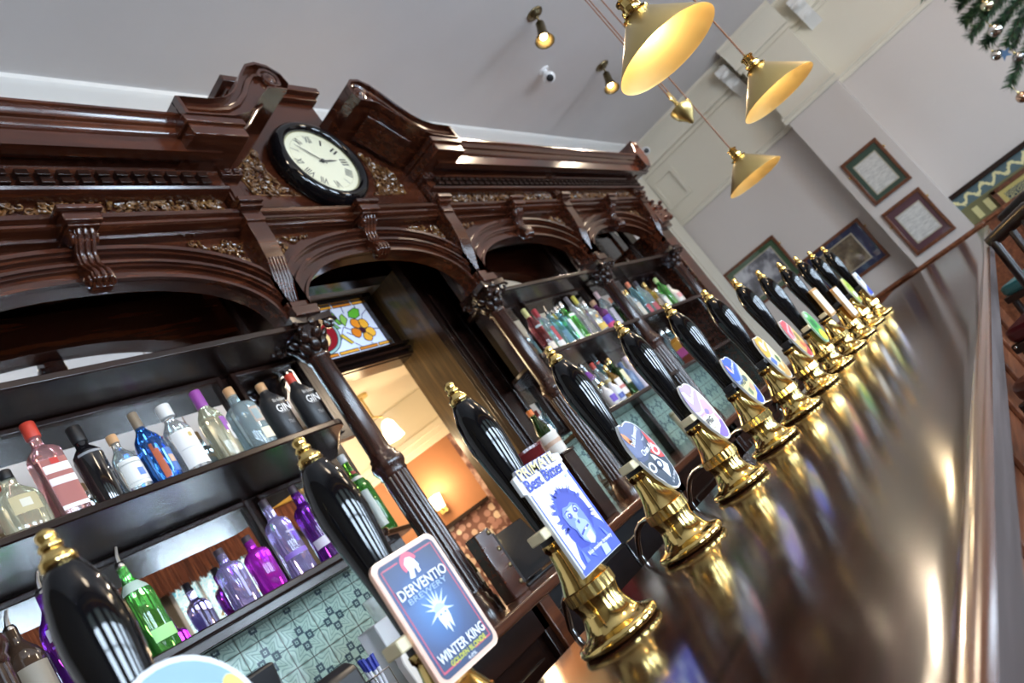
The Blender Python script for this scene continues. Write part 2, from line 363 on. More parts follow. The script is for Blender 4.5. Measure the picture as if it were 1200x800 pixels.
# ------------------------------------------------------------------ hand pumps
PX = [.291, .583, .887, 1.199, 1.515, 1.82, 2.128, 2.437, 2.738, 3.06, 3.37, 3.668, 4.0]
base_bm = MB().loft([(.060, 0), (.0655, .003), (.067, .008), (.0655, .013), (.060, .016), (.050, .019), (.0445, .024), (.0405, .032), (.0365, .043), (.035, .055), (.038, .065), (.0385, .068)], 40)
base_bm.loft([(.0385, .088), (.036, .094), (.031, .105), (.0268, .12), (.0238, .135), (.0225, .147), (.0235, .1505), (.0252, .152), (.0252, .161), (.021, .162)], 40)
def facet(a, z): return 1.0 if int(round(a / (2 * PI) * 48)) % 3 else .965
def pump(k, x):
    t = thing('hand_pump', '', 'hand pump', (x, .704, ZB + .0007), 'brass hand pumps along the bar')
    base_bm.build('base', BRASS, t, angle=60)
    MB().loft([(.037, .067), (.0412, .069), (.0412, .086), (.037, .088)], 48, shape=facet).build('collar', BRASS, t, angle=20)
    MB().loft([(.0205, .160), (.0235, .162), (.0235, .170), (.02, .172)], 32).build('gasket', BLACKP, t)
    MB().loft([(.017, .172), (.0187, .187), (.0198, .22), (.0228, .256), (.0278, .302), (.0305, .335), (.0300, .358), (.0262, .384), (.0195, .403), (.0145, .4125), (.010, .413)], 40).build('handle', BLACK, t, angle=70)
    MB().loft([(.013, .411), (.0155, .4125), (.0155, .420), (.0125, .4225), (.0105, .4265), (.0085, .4285), (.0105, .431), (.0105, .4335), (.0075, .4365), (.0088, .4405), (.0088, .4445), (.0055, .4485), (.001, .450)], 28).build('finial', BRASS, t, angle=75)
    MB().tube([(.005, .025, .068), (.022, .048, .076), (.045, .075, .079), (.072, .105, .076), (.105, .145, .064), (.135, .180, .042), (.152, .206, .014), (.154, .209, -.03), (.154, .209, -.09)], .0062, 10).build('spout', CHROME, t)
    cream = k in (1, 2, 3, 4, 8, 9)
    MB().box(-.058, .05, -.031, -.001, .1705, .186).build('clip_bar', CREAMP if cream else BLACKP, t, bevel=.002)
    return t
pumps = [pump(k, x) for k, x in enumerate(PX)]
def badge(t, poly, edge, face, y=-.036, thick=.006, rim=None, inset=.94):
    """a pump clip: a thick plate with a printed face; the print goes on as flat coloured shapes"""
    cx = sum(p[0] for p in poly) / len(poly); cz = sum(p[1] for p in poly) / len(poly)
    b = MB().prism(poly, y, y + thick, 'xz').build('pump_clip', edge, t)
    f = MB().flat([(cx + (p[0] - cx) * inset, cz + (p[1] - cz) * inset) for p in poly], y - .0006).build('printed_face', face, b)
    return b
def art(b, items, name='artwork', y=-.0372):
    """items: (paint hex, polygon) drawn in order, each a hair in front of the last"""
    m = MB(); mats = []
    for i, (c, poly) in enumerate(items):
        p = paint(c, .35)
        if p not in mats: mats.append(p)
        m.flat(poly, y - .00003 * min(i, 30), mats.index(p))
    return m.build(name, mats, b)
def ringq(c, x, z, r0, r1, n=18):
    P = lambda r, k: (x + r * math.cos(2 * PI * k / n), z + r * .9 * math.sin(2 * PI * k / n))
    return [(c, [P(r0, k), P(r1, k), P(r1, k + 1), P(r0, k + 1)]) for k in range(n)]
def rrect(x0, x1, z0, z1, r, n=5):
    out = []
    for cx, cz, a in ((x1 - r, z1 - r, 0), (x0 + r, z1 - r, PI / 2), (x0 + r, z0 + r, PI), (x1 - r, z0 + r, 1.5 * PI)):
        out += [(cx + r * math.cos(a + PI / 2 * i / n), cz + r * math.sin(a + PI / 2 * i / n)) for i in range(n + 1)]
    return out
TY = -.0385
def lab(k, s): pumps[k]['label'] = s
# 1: round pale blue badge
lab(0, 'hand pump nearest the camera, pale blue round badge at its foot')
b = badge(pumps[0], circ(.008, .212, .066, .078, 36), WHITEP, paint('#86a8cf'), y=-.045)
art(b, [('#d9d64a', circ(.055, .222, .012, .03, 16)), ('#c9d6ea', circ(.07, .2, .016, .03, 16)), ('#6f86b4', circ(.06, .19, .012, .02, 12)), ('#eef2f8', circ(.055, .175, .014, .012, 12))], y=-.0466)
# 2: dark blue rounded rectangle with copper edge
lab(1, 'hand pump with a dark blue badge edged in copper, helmet and crowned head on it')
COPPER = mat('copper_edge', (0.88, 0.56, 0.42), .3, .6)
DB = mat('deep_blue_print', '#1d3f78', .35); g = NT(DB); v = g.n('ShaderNodeTexCoord'); gr = g.n('ShaderNodeTexGradient', gradient_type='SPHERICAL'); mp = g.n('ShaderNodeMapping')
mp.inputs['Location'].default_value = (-.06, 0, -2.4); mp.inputs['Scale'].default_value = (14, 1, 12.6); g.t.links.new(v.outputs['Object'], mp.inputs[0]); g.t.links.new(mp.outputs[0], gr.inputs[0])
g.col(g.ramp(gr.outputs['Fac'], [(0, '#14284e'), (.4, '#1a3c70'), (.9, '#3a70b0')]))
X0, X1, Z0, Z1 = -.042, .066, .114, .266
b = badge(pumps[1], rrect(X0, X1, Z0, Z1, .012), COPPER, paint('#e2b5a0', .3), inset=.985)
cxb = (X0 + X1) / 2
MB().flat(rrect(X0 + .006, X1 - .006, Z0 + .006, Z1 - .006, .009), -.0370).build('printed_face', DB, b)
red = []
for x0, x1, z0, z1 in ((X0 + .010, X0 + .0115, Z0 + .014, Z1 - .012), (X1 - .0115, X1 - .010, Z0 + .014, Z1 - .012), (X0 + .010, X0 + .04, Z0 + .0125, Z0 + .0145), (X1 - .04, X1 - .010, Z0 + .0125, Z0 + .0145), (X0 + .012, X0 + .038, Z1 - .013, Z1 - .0115), (X1 - .042, X1 - .012, Z1 - .013, Z1 - .0115)):
    red.append(('#c2425a', [(x0, z0), (x1, z0), (x1, z1), (x0, z1)]))
hx, hz = cxb, .2425
helm = [('#e0526a', circ(hx - .001, hz + .004, .0135, .0135, 20, .2, PI + .6)), ('#f2f4f8', [(hx - .009, hz + .006), (hx - .003, hz + .0115), (hx + .004, hz + .010), (hx + .008, hz + .004), (hx + .010, hz - .003), (hx + .008, hz - .004), (hx + .008, hz - .010), (hx + .003, hz - .011), (hx + .003, hz - .004), (hx, hz - .004), (hx - .004, hz - .013), (hx - .012, hz - .012), (hx - .008, hz - .005)])]
king = []
kx, kz = cxb, .185
for a, L in ((-72, .021), (-50, .026), (-25, .022), (-9, .025), (9, .026), (25, .022), (48, .027), (70, .022), (108, .022), (-112, .025)):
    a = math.radians(a); dx, dz = math.sin(a), math.cos(a); px_, pz_ = dz, -dx
    king.append(('#cfe0f4', [(kx + dx * .006 - px_ * .002, kz + dz * .006 - pz_ * .002), (kx + dx * L, kz + dz * L), (kx + dx * .006 + px_ * .002, kz + dz * .006 + pz_ * .002)]))
king += [('#a8c6ea', circ(kx, kz, .009, .006, 14)), ('#dce9f8', [(kx - .008, kz - .002), (kx + .010, kz - .001), (kx + .009, kz - .012), (kx + .005, kz - .026), (kx + .002, kz - .016), (kx - .001, kz - .03), (kx - .004, kz - .018), (kx - .007, kz - .024), (kx - .009, kz - .010)]), ('#2f62ab', circ(kx - .003, kz - .006, .002, .0012, 8)), ('#2f62ab', circ(kx + .005, kz - .006, .002, .0012, 8))]
art(b, red + helm + king)
text('DERVENTIO', cxb, .2205, .082, .0125, TY, paint('#eef2f7'), b, bold=.012); text('BREWERY', cxb, .2095, .066, .0065, TY, paint('#a9c3e6'), b)
text('WINTER KING', cxb, .1410, .082, .0115, TY, paint('#f4f6fa'), b, bold=.012); text('GOLDEN BLONDE', cxb + .003, .1305, .064, .0058, TY, paint('#d6d63c'), b, bold=.01); text('4.0%', cxb + .003, .1235, .015, .004, TY, paint('#eef2f7'), b)
# 3: white and blue chimpanzee badge
lab(2, 'hand pump with a white and blue rectangular badge showing a chimpanzee')
X0, X1, Z0, Z1 = -.040, .080, .097, .268; cxb = .02
b = badge(pumps[2], [(X0, Z0), (X1, Z0), (X1, Z1 - .018), (X1 + .004, Z1 - .016), (X1 + .004, Z1 - .004), (X1 - .012, Z1), (X1 - .012, Z1 + .006), (X0 + .006, Z1 + .006), (X0 + .004, Z1 + .001), (X0 - .008, Z1 - .003), (X0 - .008, Z1 - .030), (X0, Z1 - .032)], WHITEP, paint('#f6f7fc', .3), inset=.985)
M3 = lambda pts: [(cxb + x, .16 + z) for x, z in pts]
BL, BD, BM, BP = '#4257c8', '#2c3ba8', '#6f86e0', '#b9c8f4'
chimp = [('#4257c8', [(X0 + .001, Z0 + .001), (X1 - .001, Z0 + .001), (X1 - .001, Z0 + .03), (X0 + .001, Z0 + .008)]), (BL, [(X1 - .006, Z0 + .02), (X1 - .0015, Z0 + .02), (X1 - .0015, Z1 - .034), (X1 - .006, Z1 - .034)]), (BL, [(X0 + .003, Z0 + .005), (X0 + .006, Z0 + .005), (X0 + .006, Z1 - .036), (X0 + .003, Z1 - .036)]),
    (BL, M3([(-.047, -.06), (-.045, -.04), (-.036, -.022), (-.026, -.008), (-.024, .004), (.03, .008), (.040, -.004), (.052, -.018), (.057, -.036), (.057, -.06)])),
    (BD, M3([(-.030, -.03), (-.036, -.01), (-.034, .018), (-.026, .040), (-.010, .056), (.008, .058), (.026, .052), (.038, .040), (.043, .022), (.044, .004), (.038, -.002), (.030, -.014), (.01, -.03), (-.012, -.034)])),
    (BM, M3([(-.022, .004), (-.024, .022), (-.014, .032), (.000, .030), (.010, .033), (.022, .026), (.024, .010), (.024, -.010), (.020, -.026), (.010, -.034), (-.004, -.033), (-.014, -.024), (-.016, -.006)])),
    (BP, M3([(-.014, .026), (.000, .027), (.014, .028), (.020, .018), (.008, .012), (.003, .004), (-.004, .012), (-.017, .016)])), ('#9fb3ee', M3([(-.014, -.004), (-.006, .006), (.006, .008), (.018, -.002), (.022, -.016), (.014, -.030), (.000, -.032), (-.012, -.022)])), ('#d4defa', M3([(-.004, -.020), (.014, -.016), (.014, -.03), (.004, -.036), (-.004, -.032)])),
    (BD, M3(circ(-.009, .016, .006, .0045, 12))), (BD, M3(circ(.011, .019, .006, .0045, 12))), ('#e6ecfd', M3(circ(-.010, .017, .0014, .0014, 8))), ('#e6ecfd', M3(circ(.011, .020, .0014, .0014, 8))),
    (BD, M3([(-.003, .004), (.004, .006), (.003, .000), (-.001, -.001)])), (BD, M3([(-.012, -.014), (.000, -.010), (.016, -.008), (.017, -.0105), (.000, -.0135), (-.011, -.017)])), ('#f4f6fe', M3([(.002, -.011), (.009, -.0095), (.008, -.0125), (.003, -.013)])),
    (BP, M3([(.008, -.06), (.026, -.06), (.028, -.046), (.012, -.044)]))]
rc = random.Random(3); hair = chimp[:5]; chimp = chimp[5:]
for k in range(46):
    a = rc.uniform(-.6, 3.7); r0, r1 = .034, .045 + rc.random() * .008; q = .06
    hair.append((rc.choice([BL, BD, '#3a4cc0', '#24339a']), M3([(.004 + r0 * math.cos(a - q), .016 + r0 * 1.05 * math.sin(a - q)), (.004 + r1 * math.cos(a), .016 + r1 * .95 * math.sin(a)), (.004 + r0 * math.cos(a + q), .016 + r0 * 1.05 * math.sin(a + q))])))
chimp += [(BD, M3([(-.022, .022), (-.010, .0265), (-.002, .0215), (-.010, .0235)])), (BD, M3([(.004, .0225), (.013, .0285), (.021, .0245), (.013, .0255)])), ('#5a70d4', M3([(-.016, -.006), (-.012, -.002), (-.014, -.020), (-.017, -.016)])), ('#5a70d4', M3([(.022, -.004), (.024, -.012), (.016, -.028), (.0185, -.016)])), (BM, M3([(-.040, -.05), (-.034, -.03), (-.030, -.05)])), (BM, M3([(.036, -.02), (.046, -.04), (.040, -.045)])), (BM, M3([(-.02, -.045), (-.014, -.034), (-.010, -.052)]))]
art(b, hair, 'artwork', -.0371); art(b, chimp, 'artwork', -.0381)
text('PRIMATE', cxb - .006, Z1 - .003, .104, .0185, TY - .0004, paint('#3c4aa8'), b, bold=.035); text('PRIMATE', cxb - .006, Z1 - .003, .102, .0165, TY - .0010, paint('#f0e2a0'), b, bold=.012)
text('Best Bitter', cxb - .002, Z1 - .0225, .106, .0195, TY, paint('#3348ad'), b, bold=.025); text('4%', cxb + .043, Z1 - .040, .010, .006, TY, paint('#4a5a8c'), b)
text('blue monkey brewery', cxb + .012, .118, .074, .0082, TY - .0008, paint('#f8f9ff'), b, bold=.015)
# 4-8: leaf shaped badges of one shape
def leafpoly(s=1):
    return [(x * s + .004, .173 + z * s) for x, z in ((-.028, .076), (-.022, .0765), (-.016, .071), (-.008, .075), (.004, .076), (.018, .070), (.030, .058), (.040, .040), (.047, .016), (.050, -.012), (.049, -.040), (.043, -.062), (.032, -.074), (.018, -.076), (.004, -.070), (-.008, -.058), (-.012, -.050), (-.022, -.038), (-.030, -.02), (-.037, -.004), (-.045, .014), (-.046, .034), (-.042, .054), (-.036, .066))]
def leafbadge(k, top, wave, low, mid, extra):
    b = badge(pumps[k], leafpoly(), WHITEP, paint(mid, .35), inset=.955)
    L = lambda pts: [(x, .175 + z) for x, z in pts]
    art(b, [(top, L([(-.026, .072), (-.014, .068), (.002, .072), (.016, .067), (.027, .056), (.033, .046), (.016, .030), (.004, .014), (-.008, .004), (-.026, .004), (-.041, .010), (-.043, .034), (-.039, .054)])), (wave, L([(.034, .045), (.037, .038), (.020, .022), (.008, .004), (-.008, -.006), (-.028, -.005), (-.039, .002), (-.041, .009), (-.026, .003), (-.008, .003), (.004, .013), (.016, .029)])), (low, L([(.046, -.020), (.047, -.042), (.041, -.060), (.031, -.071), (.018, -.073), (.004, -.067), (-.005, -.058), (.012, -.050), (.026, -.046), (.036, -.034)]))] + [(c, L(p)) for c, p in extra])
    return b
white = paint('#f4f4f6')
lab(3, 'hand pump with a dark grey leaf-shaped badge of white chain links and a red patch')
b = leafbadge(3, '#6a7396', '#4f5878', '#3f4c5c', '#434c5a', [('#e04a4a', [(.034, .045), (.046, .014), (.049, -.020), (.034, -.016), (.014, .002), (.030, .010)]), ('#f6f6f6', [(.008, .000), (.018, -.006), (.040, -.034), (.020, -.056), (.010, -.03)]), *ringq('#f4f4f4', -.014, -.022, .007, .012), *ringq('#f4f4f4', .034, .000, .007, .012), *ringq('#3a4660', .014, -.024, .0065, .0115), ('#e0905a', [(-.036, .060), (-.026, .052), (-.018, .036), (-.022, .026), (-.031, .034), (-.037, .05)]), ('#f2d3b4', [(-.026, .044), (-.019, .036), (-.022, .028), (-.028, .034)])])
text('Duck Brewery', -.001, .2165, .058, .014, TY, white, b, rot=.5, bold=.02); text('Chain Ale', .010, .186, .052, .0125, TY, white, b, rot=.12, bold=.02); text('beer', .019, .206, .013, .005, TY, white, b, rot=.4); text('at its best', .028, .118, .032, .006, TY, white, b, rot=.45)
lab(4, 'hand pump with a lilac leaf-shaped badge picturing a pig')
PIG = [('#cfa6d4', [(.006, .010), (.020, .026), (.038, .020), (.044, -.004), (.034, -.016), (.012, -.014), (.002, -.004)]), ('#8f7fc0', circ(.012, -.004, .010, .007, 12)), ('#d7a8b8', [(.034, -.014), (.044, -.018), (.044, -.036), (.036, -.034)])]
b = leafbadge(4, '#b7a2ea', '#d6cdf6', '#8d72d8', '#efe9d2', PIG + [('#f6f2ff', [(-.036, .060), (-.024, .058), (-.014, .036), (-.022, .024), (-.031, .034)])])
text('Duck Brewery', -.001, .2165, .056, .013, TY, white, b, rot=.5, bold=.02); text('PINK', -.012, .1685, .032, .011, TY, paint('#c58aa4'), b, rot=.1); text('PIG', -.006, .152, .032, .015, TY, paint('#30384a'), b, rot=.1, bold=.02); text('PALE ALE', .002, .135, .03, .004, TY, paint('#8f8a70'), b, rot=.1)
lab(5, 'hand pump with a bright blue and pale yellow leaf-shaped badge')
b = leafbadge(5, '#3c5fd8', '#8fa6f0', '#3a58c8', '#d9cf9a', [('#5a6a6c', circ(.022, .002, .012, .010, 12)), ('#7a8a6a', [(-.012, -.026), (.006, -.022), (.008, -.040), (-.004, -.044)]), ('#e8a38c', [(.014, -.020), (.034, -.012), (.030, -.036), (.016, -.036)]), ('#e0a890', [(-.036, .056), (-.026, .050), (-.018, .036), (-.024, .026), (-.032, .036)])])
text('Duck Brewery', -.001, .2165, .056, .013, TY, white, b, rot=.5, bold=.02); text('PIG', -.010, .170, .03, .013, TY, paint('#3d4c44'), b, rot=.1, bold=.02)
lab(6, 'hand pump with an orange topped cream leaf-shaped badge')
b = leafbadge(6, '#e8b04c', '#f4e4c8', '#c8a060', '#e2d8b0', [('#5878c8', [(-.030, -.004), (-.008, .004), (.004, -.018), (-.018, -.028)]), ('#d8a048', [(-.010, -.030), (.014, -.026), (.018, -.050), (.000, -.054)]), ('#5e7850', circ(.028, -.012, .010, .014, 12)), ('#f2ece6', circ(-.010, .040, .012, .018, 12))])
text('Duck Brewery', -.001, .2165, .056, .013, TY, white, b, rot=.5, bold=.02)
lab(7, 'hand pump with a red topped gold leaf-shaped badge')
b = leafbadge(7, '#d85860', '#f0c8c0', '#c84850', '#d8b870', [('#f0a0b0', circ(-.020, .020, .012, .018, 12)), ('#8a7a40', circ(.020, .004, .012, .018, 12)), ('#d86848', [(.004, -.020), (.024, -.010), (.034, -.034), (.014, -.04)])])
text('Duck Brewery', -.001, .2165, .056, .013, TY, white, b, rot=.5, bold=.02)
# 9-13: the far pumps
lab(8, 'hand pump with a green oval badge turning yellow at its foot')
b = badge(pumps[8], circ(.0, .165, .046, .068, 28), paint('#bfe0c8'), paint('#58b060', .35), inset=.93)
art(b, [('#e4e04c', circ(.004, .128, .03, .024, 16)), ('#2f7a44', circ(-.006, .178, .024, .02, 14)), ('#c4ecd0', circ(-.016, .214, .014, .008, 12))])
lab(9, 'hand pump with a plain tan wooden board for a badge')
TAN = wood('tan_board', '#a87a44', '#c79a60', '#d8b27c', .5)
b = MB().prism(rrect(-.05, .055, .155, .285, .01), -.040, -.031, 'xz').build('pump_clip', TAN, pumps[9])
art(b, [('#efe9d8', rrect(-.04, .045, .165, .275, .008))], y=-.0406)
lab(10, 'hand pump with a white oblong badge in a tan frame')
b = MB().prism(rrect(-.05, .055, .095, .245, .01), -.042, -.031, 'xz').build('pump_clip', TAN, pumps[10])
art(b, [('#f4f3f2', rrect(-.046, .051, .10, .24, .008)), ('#dfe4ec', [(-.04, .20), (.045, .20), (.045, .205), (-.04, .205)]), ('#c8d0dc', [(-.03, .15), (.035, .15), (.035, .154), (-.03, .154)])], y=-.0426)
lab(11, 'hand pump with a lime green and white slim oval badge')
b = badge(pumps[11], circ(0, .19, .044, .07, 28), paint('#dfe8b8'), paint('#c4d858', .35), inset=.92)
art(b, [('#f0f4f0', circ(0, .165, .03, .018, 14)), ('#8fae3c', circ(-.004, .215, .02, .014, 14)), ('#a8c84a', circ(.004, .138, .02, .012, 14))])
lab(12, 'hand pump farthest along the bar, with a blue and white badge')
b = badge(pumps[12], rrect(-.045, .05, .11, .25, .01), WHITEP, paint('#e8ecf8', .35), inset=.95)
art(b, [('#3f58c8', [(-.04, .115), (.045, .115), (.045, .17), (-.04, .14)]), ('#5a70d8', circ(0, .215, .02, .016, 14))])

# ------------------------------------------------------------------ the back bar
TILES = mat('relief_tile', '#a9c4b4', .38, coat=.12); g = NT(TILES)
tc = g.n('ShaderNodeTexCoord'); sp = g.n('ShaderNodeSeparateXYZ'); g.t.links.new(tc.outputs['Object'], sp.inputs[0])
T = .1525
u = g.math('SUBTRACT', g.math('FRACT', g.math('DIVIDE', g.math('ADD', sp.outputs[0], 20 * T - 1.708 + 3.4), T)), .5)
v = g.math('SUBTRACT', g.math('FRACT', g.math('DIVIDE', g.math('ADD', sp.outputs[2], 20 * T - 1.369), T)), .5)
au, av = g.math('ABSOLUTE', u), g.math('ABSOLUTE', v)
rr = g.math('SQRT', g.math('ADD', g.math('MULTIPLY', u, u), g.math('MULTIPLY', v, v)))
th = g.math('ARCTAN2', v, u)
def sq(a, b, a0, h): return g.math('MULTIPLY', g.math('LESS_THAN', g.math('ABSOLUTE', g.math('SUBTRACT', a, a0)), h), g.math('LESS_THAN', b, h))
eyes = g.math('MAXIMUM', sq(au, av, .20, .10), sq(av, au, .20, .10))
ring_ = g.math('MAXIMUM', sq(au, av, .20, .042), sq(av, au, .20, .042)); core = g.math('MAXIMUM', sq(au, av, .20, .02), sq(av, au, .20, .02))
stem_ = g.math('MULTIPLY', g.math('GREATER_THAN', rr, .28), g.math('LESS_THAN', g.math('MINIMUM', au, av), .016))
edge = g.math('GREATER_THAN', g.math('MAXIMUM', au, av), .487)
leaf = g.math('SINE', g.math('ADD', g.math('MULTIPLY', rr, 46.0), g.math('MULTIPLY', g.math('ABSOLUTE', g.math('SINE', g.math('MULTIPLY', th, 4.0))), 9.0)))
c0 = g.mix(g.math('MULTIPLY', g.math('GREATER_THAN', leaf, .62), .75), '#b4cdbd', '#6f9384')
c1 = g.mix(eyes, c0, '#24424c'); c2 = g.mix(ring_, c1, '#a7c2b6'); c3 = g.mix(core, c2, '#24424c'); c4 = g.mix(stem_, c3, '#3a5652')
g.col(g.mix(edge, c4, '#4a4a3c')); g.bump(leaf, .25, .004)
CX = [.62, 2.05, 3.37, 4.81, 6.24]
YA = 2.06
bb = thing('back_bar', 'tall carved mahogany back bar with arches, columns and shelves behind the counter', 'back bar', (3.4, 2.3, 0), local=False)
def part(mb, name, m=None, bevel=0, angle=38): return mb.build(name, m or MAHOG, bb, bevel=bevel, angle=angle)
# carcase, splashback, counter
c = MB().box(.2, 2.2, 2.55, 2.69, 0, 3.3).box(3.50, 6.6, 2.55, 2.69, 0, 3.3).box(2.2, 3.5, 2.60, 2.69, 3.0, 3.3).box(2.2, 3.5, 2.55, 2.69, 0, 1.07)
c.box(.2, 6.5, 2.06, 2.69, 3.24, 3.30).box(.2, 2.2, 2.30, 2.34, 2.03, 3.24).box(3.50, 6.42, 2.30, 2.34, 1.98, 3.24)
part(c, 'carcase', DARKW)
part(MB().box(6.42, 6.66, 2.08, 2.69, 0, 2.72).box(6.38, 6.70, 2.04, 2.69, 2.72, 2.78), 'end_panel', MAHOG, .006)
part(MB().box(.2, 6.42, 1.76, 2.55, 1.07, 1.11), 'counter_top', BARE, .008)
def cupboard(x0, x1):
    m = MB().box(x0, x1, 1.84, 2.5, 0, 1.07)
    for a, b_ in ((x0, x0 + .07), (x1 - .07, x1)): m.box(a, b_, 1.81, 1.84, 0, 1.07)
    m.box(x0, x1, 1.81, 1.84, .98, 1.07).box(x0, x1, 1.81, 1.84, 0, .12)
    m.prism([(x0 + .12, .18), (x1 - .12, .18), (x1 - .12, .92), (x0 + .12, .92)], 1.825, 1.84, 'xz')
    part(m, 'cupboard', DARKW, .004)
for a, b_ in ((.2, .8), (.8, 1.4), (1.4, 2.02), (3.3, 4.3), (4.3, 5.3), (5.3, 6.4)): cupboard(a, b_)
part(MB().box(1.985, 2.05, 1.79, 1.84, 0, 1.07), 'end_stile', FRAMEW, .004)
part(MB().box(.3, 2.2, 2.52, 2.55, 1.11, 1.60), 'tile_splashback', TILES); part(MB().box(3.5, 6.42, 2.52, 2.55, 1.11, 1.60), 'tile_splashback', TILES)
# recess of the opening
part(MB().box(2.19, 2.27, 2.50, 2.99, 1.11, 3.24).box(2.12, 2.19, 2.47, 2.55, 1.11, 3.24), 'jamb', DARKW, .004)
part(MB().box(3.405, 3.43, 2.50, 2.90, 1.11, 3.0), 'reveal_lining', REVEAL)
j = MB().box(3.40, 3.62, 2.47, 2.55, 1.11, 3.24); j.box(3.43, 3.46, 2.455, 2.47, 1.11, 3.24).box(3.39, 3.41, 2.48, 2.52, 1.11, 3.0).box(3.57, 3.61, 2.45, 2.47, 1.11, 3.24)
part(j, 'jamb', DARKW, .004)
l = MB().box(2.27, 3.41, 2.80, 2.92, 2.53, 2.635)
for k in range(3): l.box(2.27, 3.41, 2.775 - .012 * k, 2.80, 2.535 + .034 * k, 2.552 + .034 * k)
l.box(2.27, 3.41, 2.80, 2.9, 3.0, 3.06)
part(l, 'lintel', DARKW, .003)
# stained glass light
sg = MB().box(2.27, 3.41, 2.835, 2.85, 2.66, 3.0)
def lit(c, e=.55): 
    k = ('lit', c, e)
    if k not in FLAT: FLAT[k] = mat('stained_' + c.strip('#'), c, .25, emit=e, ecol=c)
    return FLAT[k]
sgo = sg.build('stained_glass', lit('#c9d6f0'), bb)
LEAD = mat('lead_came', '#1c2230', .5)
def gl(polys, name, lines=()):
    m = MB(); ms = [LEAD]
    for i, (cc_, poly) in enumerate(polys):
        mt = lit(cc_)
        if mt not in ms: ms.append(mt)
        m.flat(poly, 2.832 - .0003 * i, ms.index(mt)); m.tube([(p[0], 2.831, p[1]) for p in poly], .0028, 5, 0, closed=True)
    for q in lines: m.tube([(q[0], 2.832, q[1]), (q[2], 2.832, q[3])], .0024, 5, 0)
    return m.build(name, ms, sgo)
def flower(mx):
    X = lambda x: 2.84 + mx * (x - 2.84); P = lambda pts: [(X(a), b_) for a, b_ in pts]
    out = [('#5f9e3c', P([(3.00, 2.966), (3.06, 2.945), (3.075, 2.86), (3.05, 2.86)])), ('#86b656', P([(3.12, 2.93), (3.135, 2.885), (3.085, 2.84), (3.075, 2.88), (3.09, 2.915)])), ('#5cae3a', P([(3.155, 2.90), (3.175, 2.935), (3.235, 2.955), (3.27, 2.94), (3.245, 2.895), (3.20, 2.88)])), ('#6fa06a', P([(2.98, 2.91), (3.01, 2.90), (3.045, 2.835), (3.02, 2.835)])), ('#c2aa3c', P([(3.00, 2.79), (3.03, 2.80), (3.075, 2.725), (3.05, 2.72)]))]
    for a, L, cl in ((112, .085, '#d98a2c'), (48, .085, '#e0a83a'), (-22, .085, '#e6b040'), (-82, .075, '#dba23a'), (188, .085, '#cf7a26')):
        a = math.radians(a); cx_, cz_ = 3.195, 2.793; dx, dz = math.cos(a), math.sin(a)
        L *= 1.12; pr_ = ((.22, .010), (.45, .030), (.70, .036), (.90, .022), (1.0, 0), (.90, -.022), (.70, -.036), (.45, -.030), (.22, -.010))
        out.append((cl, P([(cx_ + dx * L * p - dz * w_, cz_ + dz * L * p + dx * w_) for p, w_ in pr_])))
    out.append(('#3a2030', P(circ(3.195, 2.793, .022, .022, 12))))
    return out
LN = [(3.27, 2.90, 3.33, 2.93), (3.28, 2.79, 3.33, 2.78), (3.20, 2.70, 3.21, 2.68), (3.11, 2.77, 3.07, 2.80), (3.14, 2.93, 3.15, 2.99), (3.06, 2.95, 3.05, 2.99), (3.07, 2.84, 3.12, 2.81), (3.25, 2.945, 3.26, 2.99), (3.08, 2.72, 3.12, 2.68), (3.02, 2.79, 3.0, 2.76), (3.07, 2.84, 3.02, 2.79), (3.24, 2.86, 3.27, 2.90)]
gl(flower(1), 'flower_glazing', LN); gl(flower(-1), 'flower_glazing', [(5.68 - a, b_, 5.68 - c_, d_) for a, b_, c_, d_ in LN])
gl([('#8fb0b4', circ(2.84, 2.83, .175, .145, 28)), ('#7e1c24', circ(2.84, 2.83, .155, .125, 28)), ('#eac48a', circ(2.84, 2.80, .09, .07, 20)), ('#d8743a', circ(2.84, 2.87, .05, .04, 14))], 'medallion')
for z0, z1 in ((2.665, 2.685), (2.978, 2.996)):
    bd = []
    for x in range(7): bd.append((('#d39a3c', '#c07a2c')[x % 2], [(2.28 + x * .161, z0), (2.28 + x * .161 + .15, z0), (2.28 + x * .161 + .15, z1), (2.28 + x * .161, z1)]))
    gl(bd, 'border_glazing')
for a_, b_ in ((3.33, 3.41), (2.27, 2.345)): part(MB().box(a_, b_, 2.80, 2.86, 2.64, 3.02), 'glass_frame', DARKW, .004)
# mirrors and their stiles
def mirror(x0, x1, z0, z1, dy=0):
    part(MB().box(x0, x1, 2.535 + dy, 2.548 + dy, z0, z1), 'mirror', MIRROR)
    f = MB(); w = .022
    for a in ((x0 - w, x0, z0 - w, z1 + w), (x1, x1 + w, z0 - w, z1 + w), (x0, x1, z0 - w, z0), (x0, x1, z1, z1 + w)): f.box(a[0], a[1], 2.51 + dy, 2.55 + dy, a[2], a[3])
    part(f, 'mirror_frame', DARKW, .004)
for a_, b_ in ((.3, 1.96), (3.62, 4.72), (4.92, 6.14)): mirror(a_, b_, 2.49, 2.98, -.25)
for z0, z1, dy in ((1.64, 1.99, 0), (2.07, 2.415, -.25)):
    mirror(.45, 1.70, z0, z1, dy); mirror(1.79, 2.09, z0, z1, dy)
    mirror(3.66, 3.86, z0, z1, dy); mirror(3.96, 4.76, z0, z1, dy); mirror(4.88, 5.50, z0, z1, dy); mirror(5.58, 6.2, z0, z1, dy)
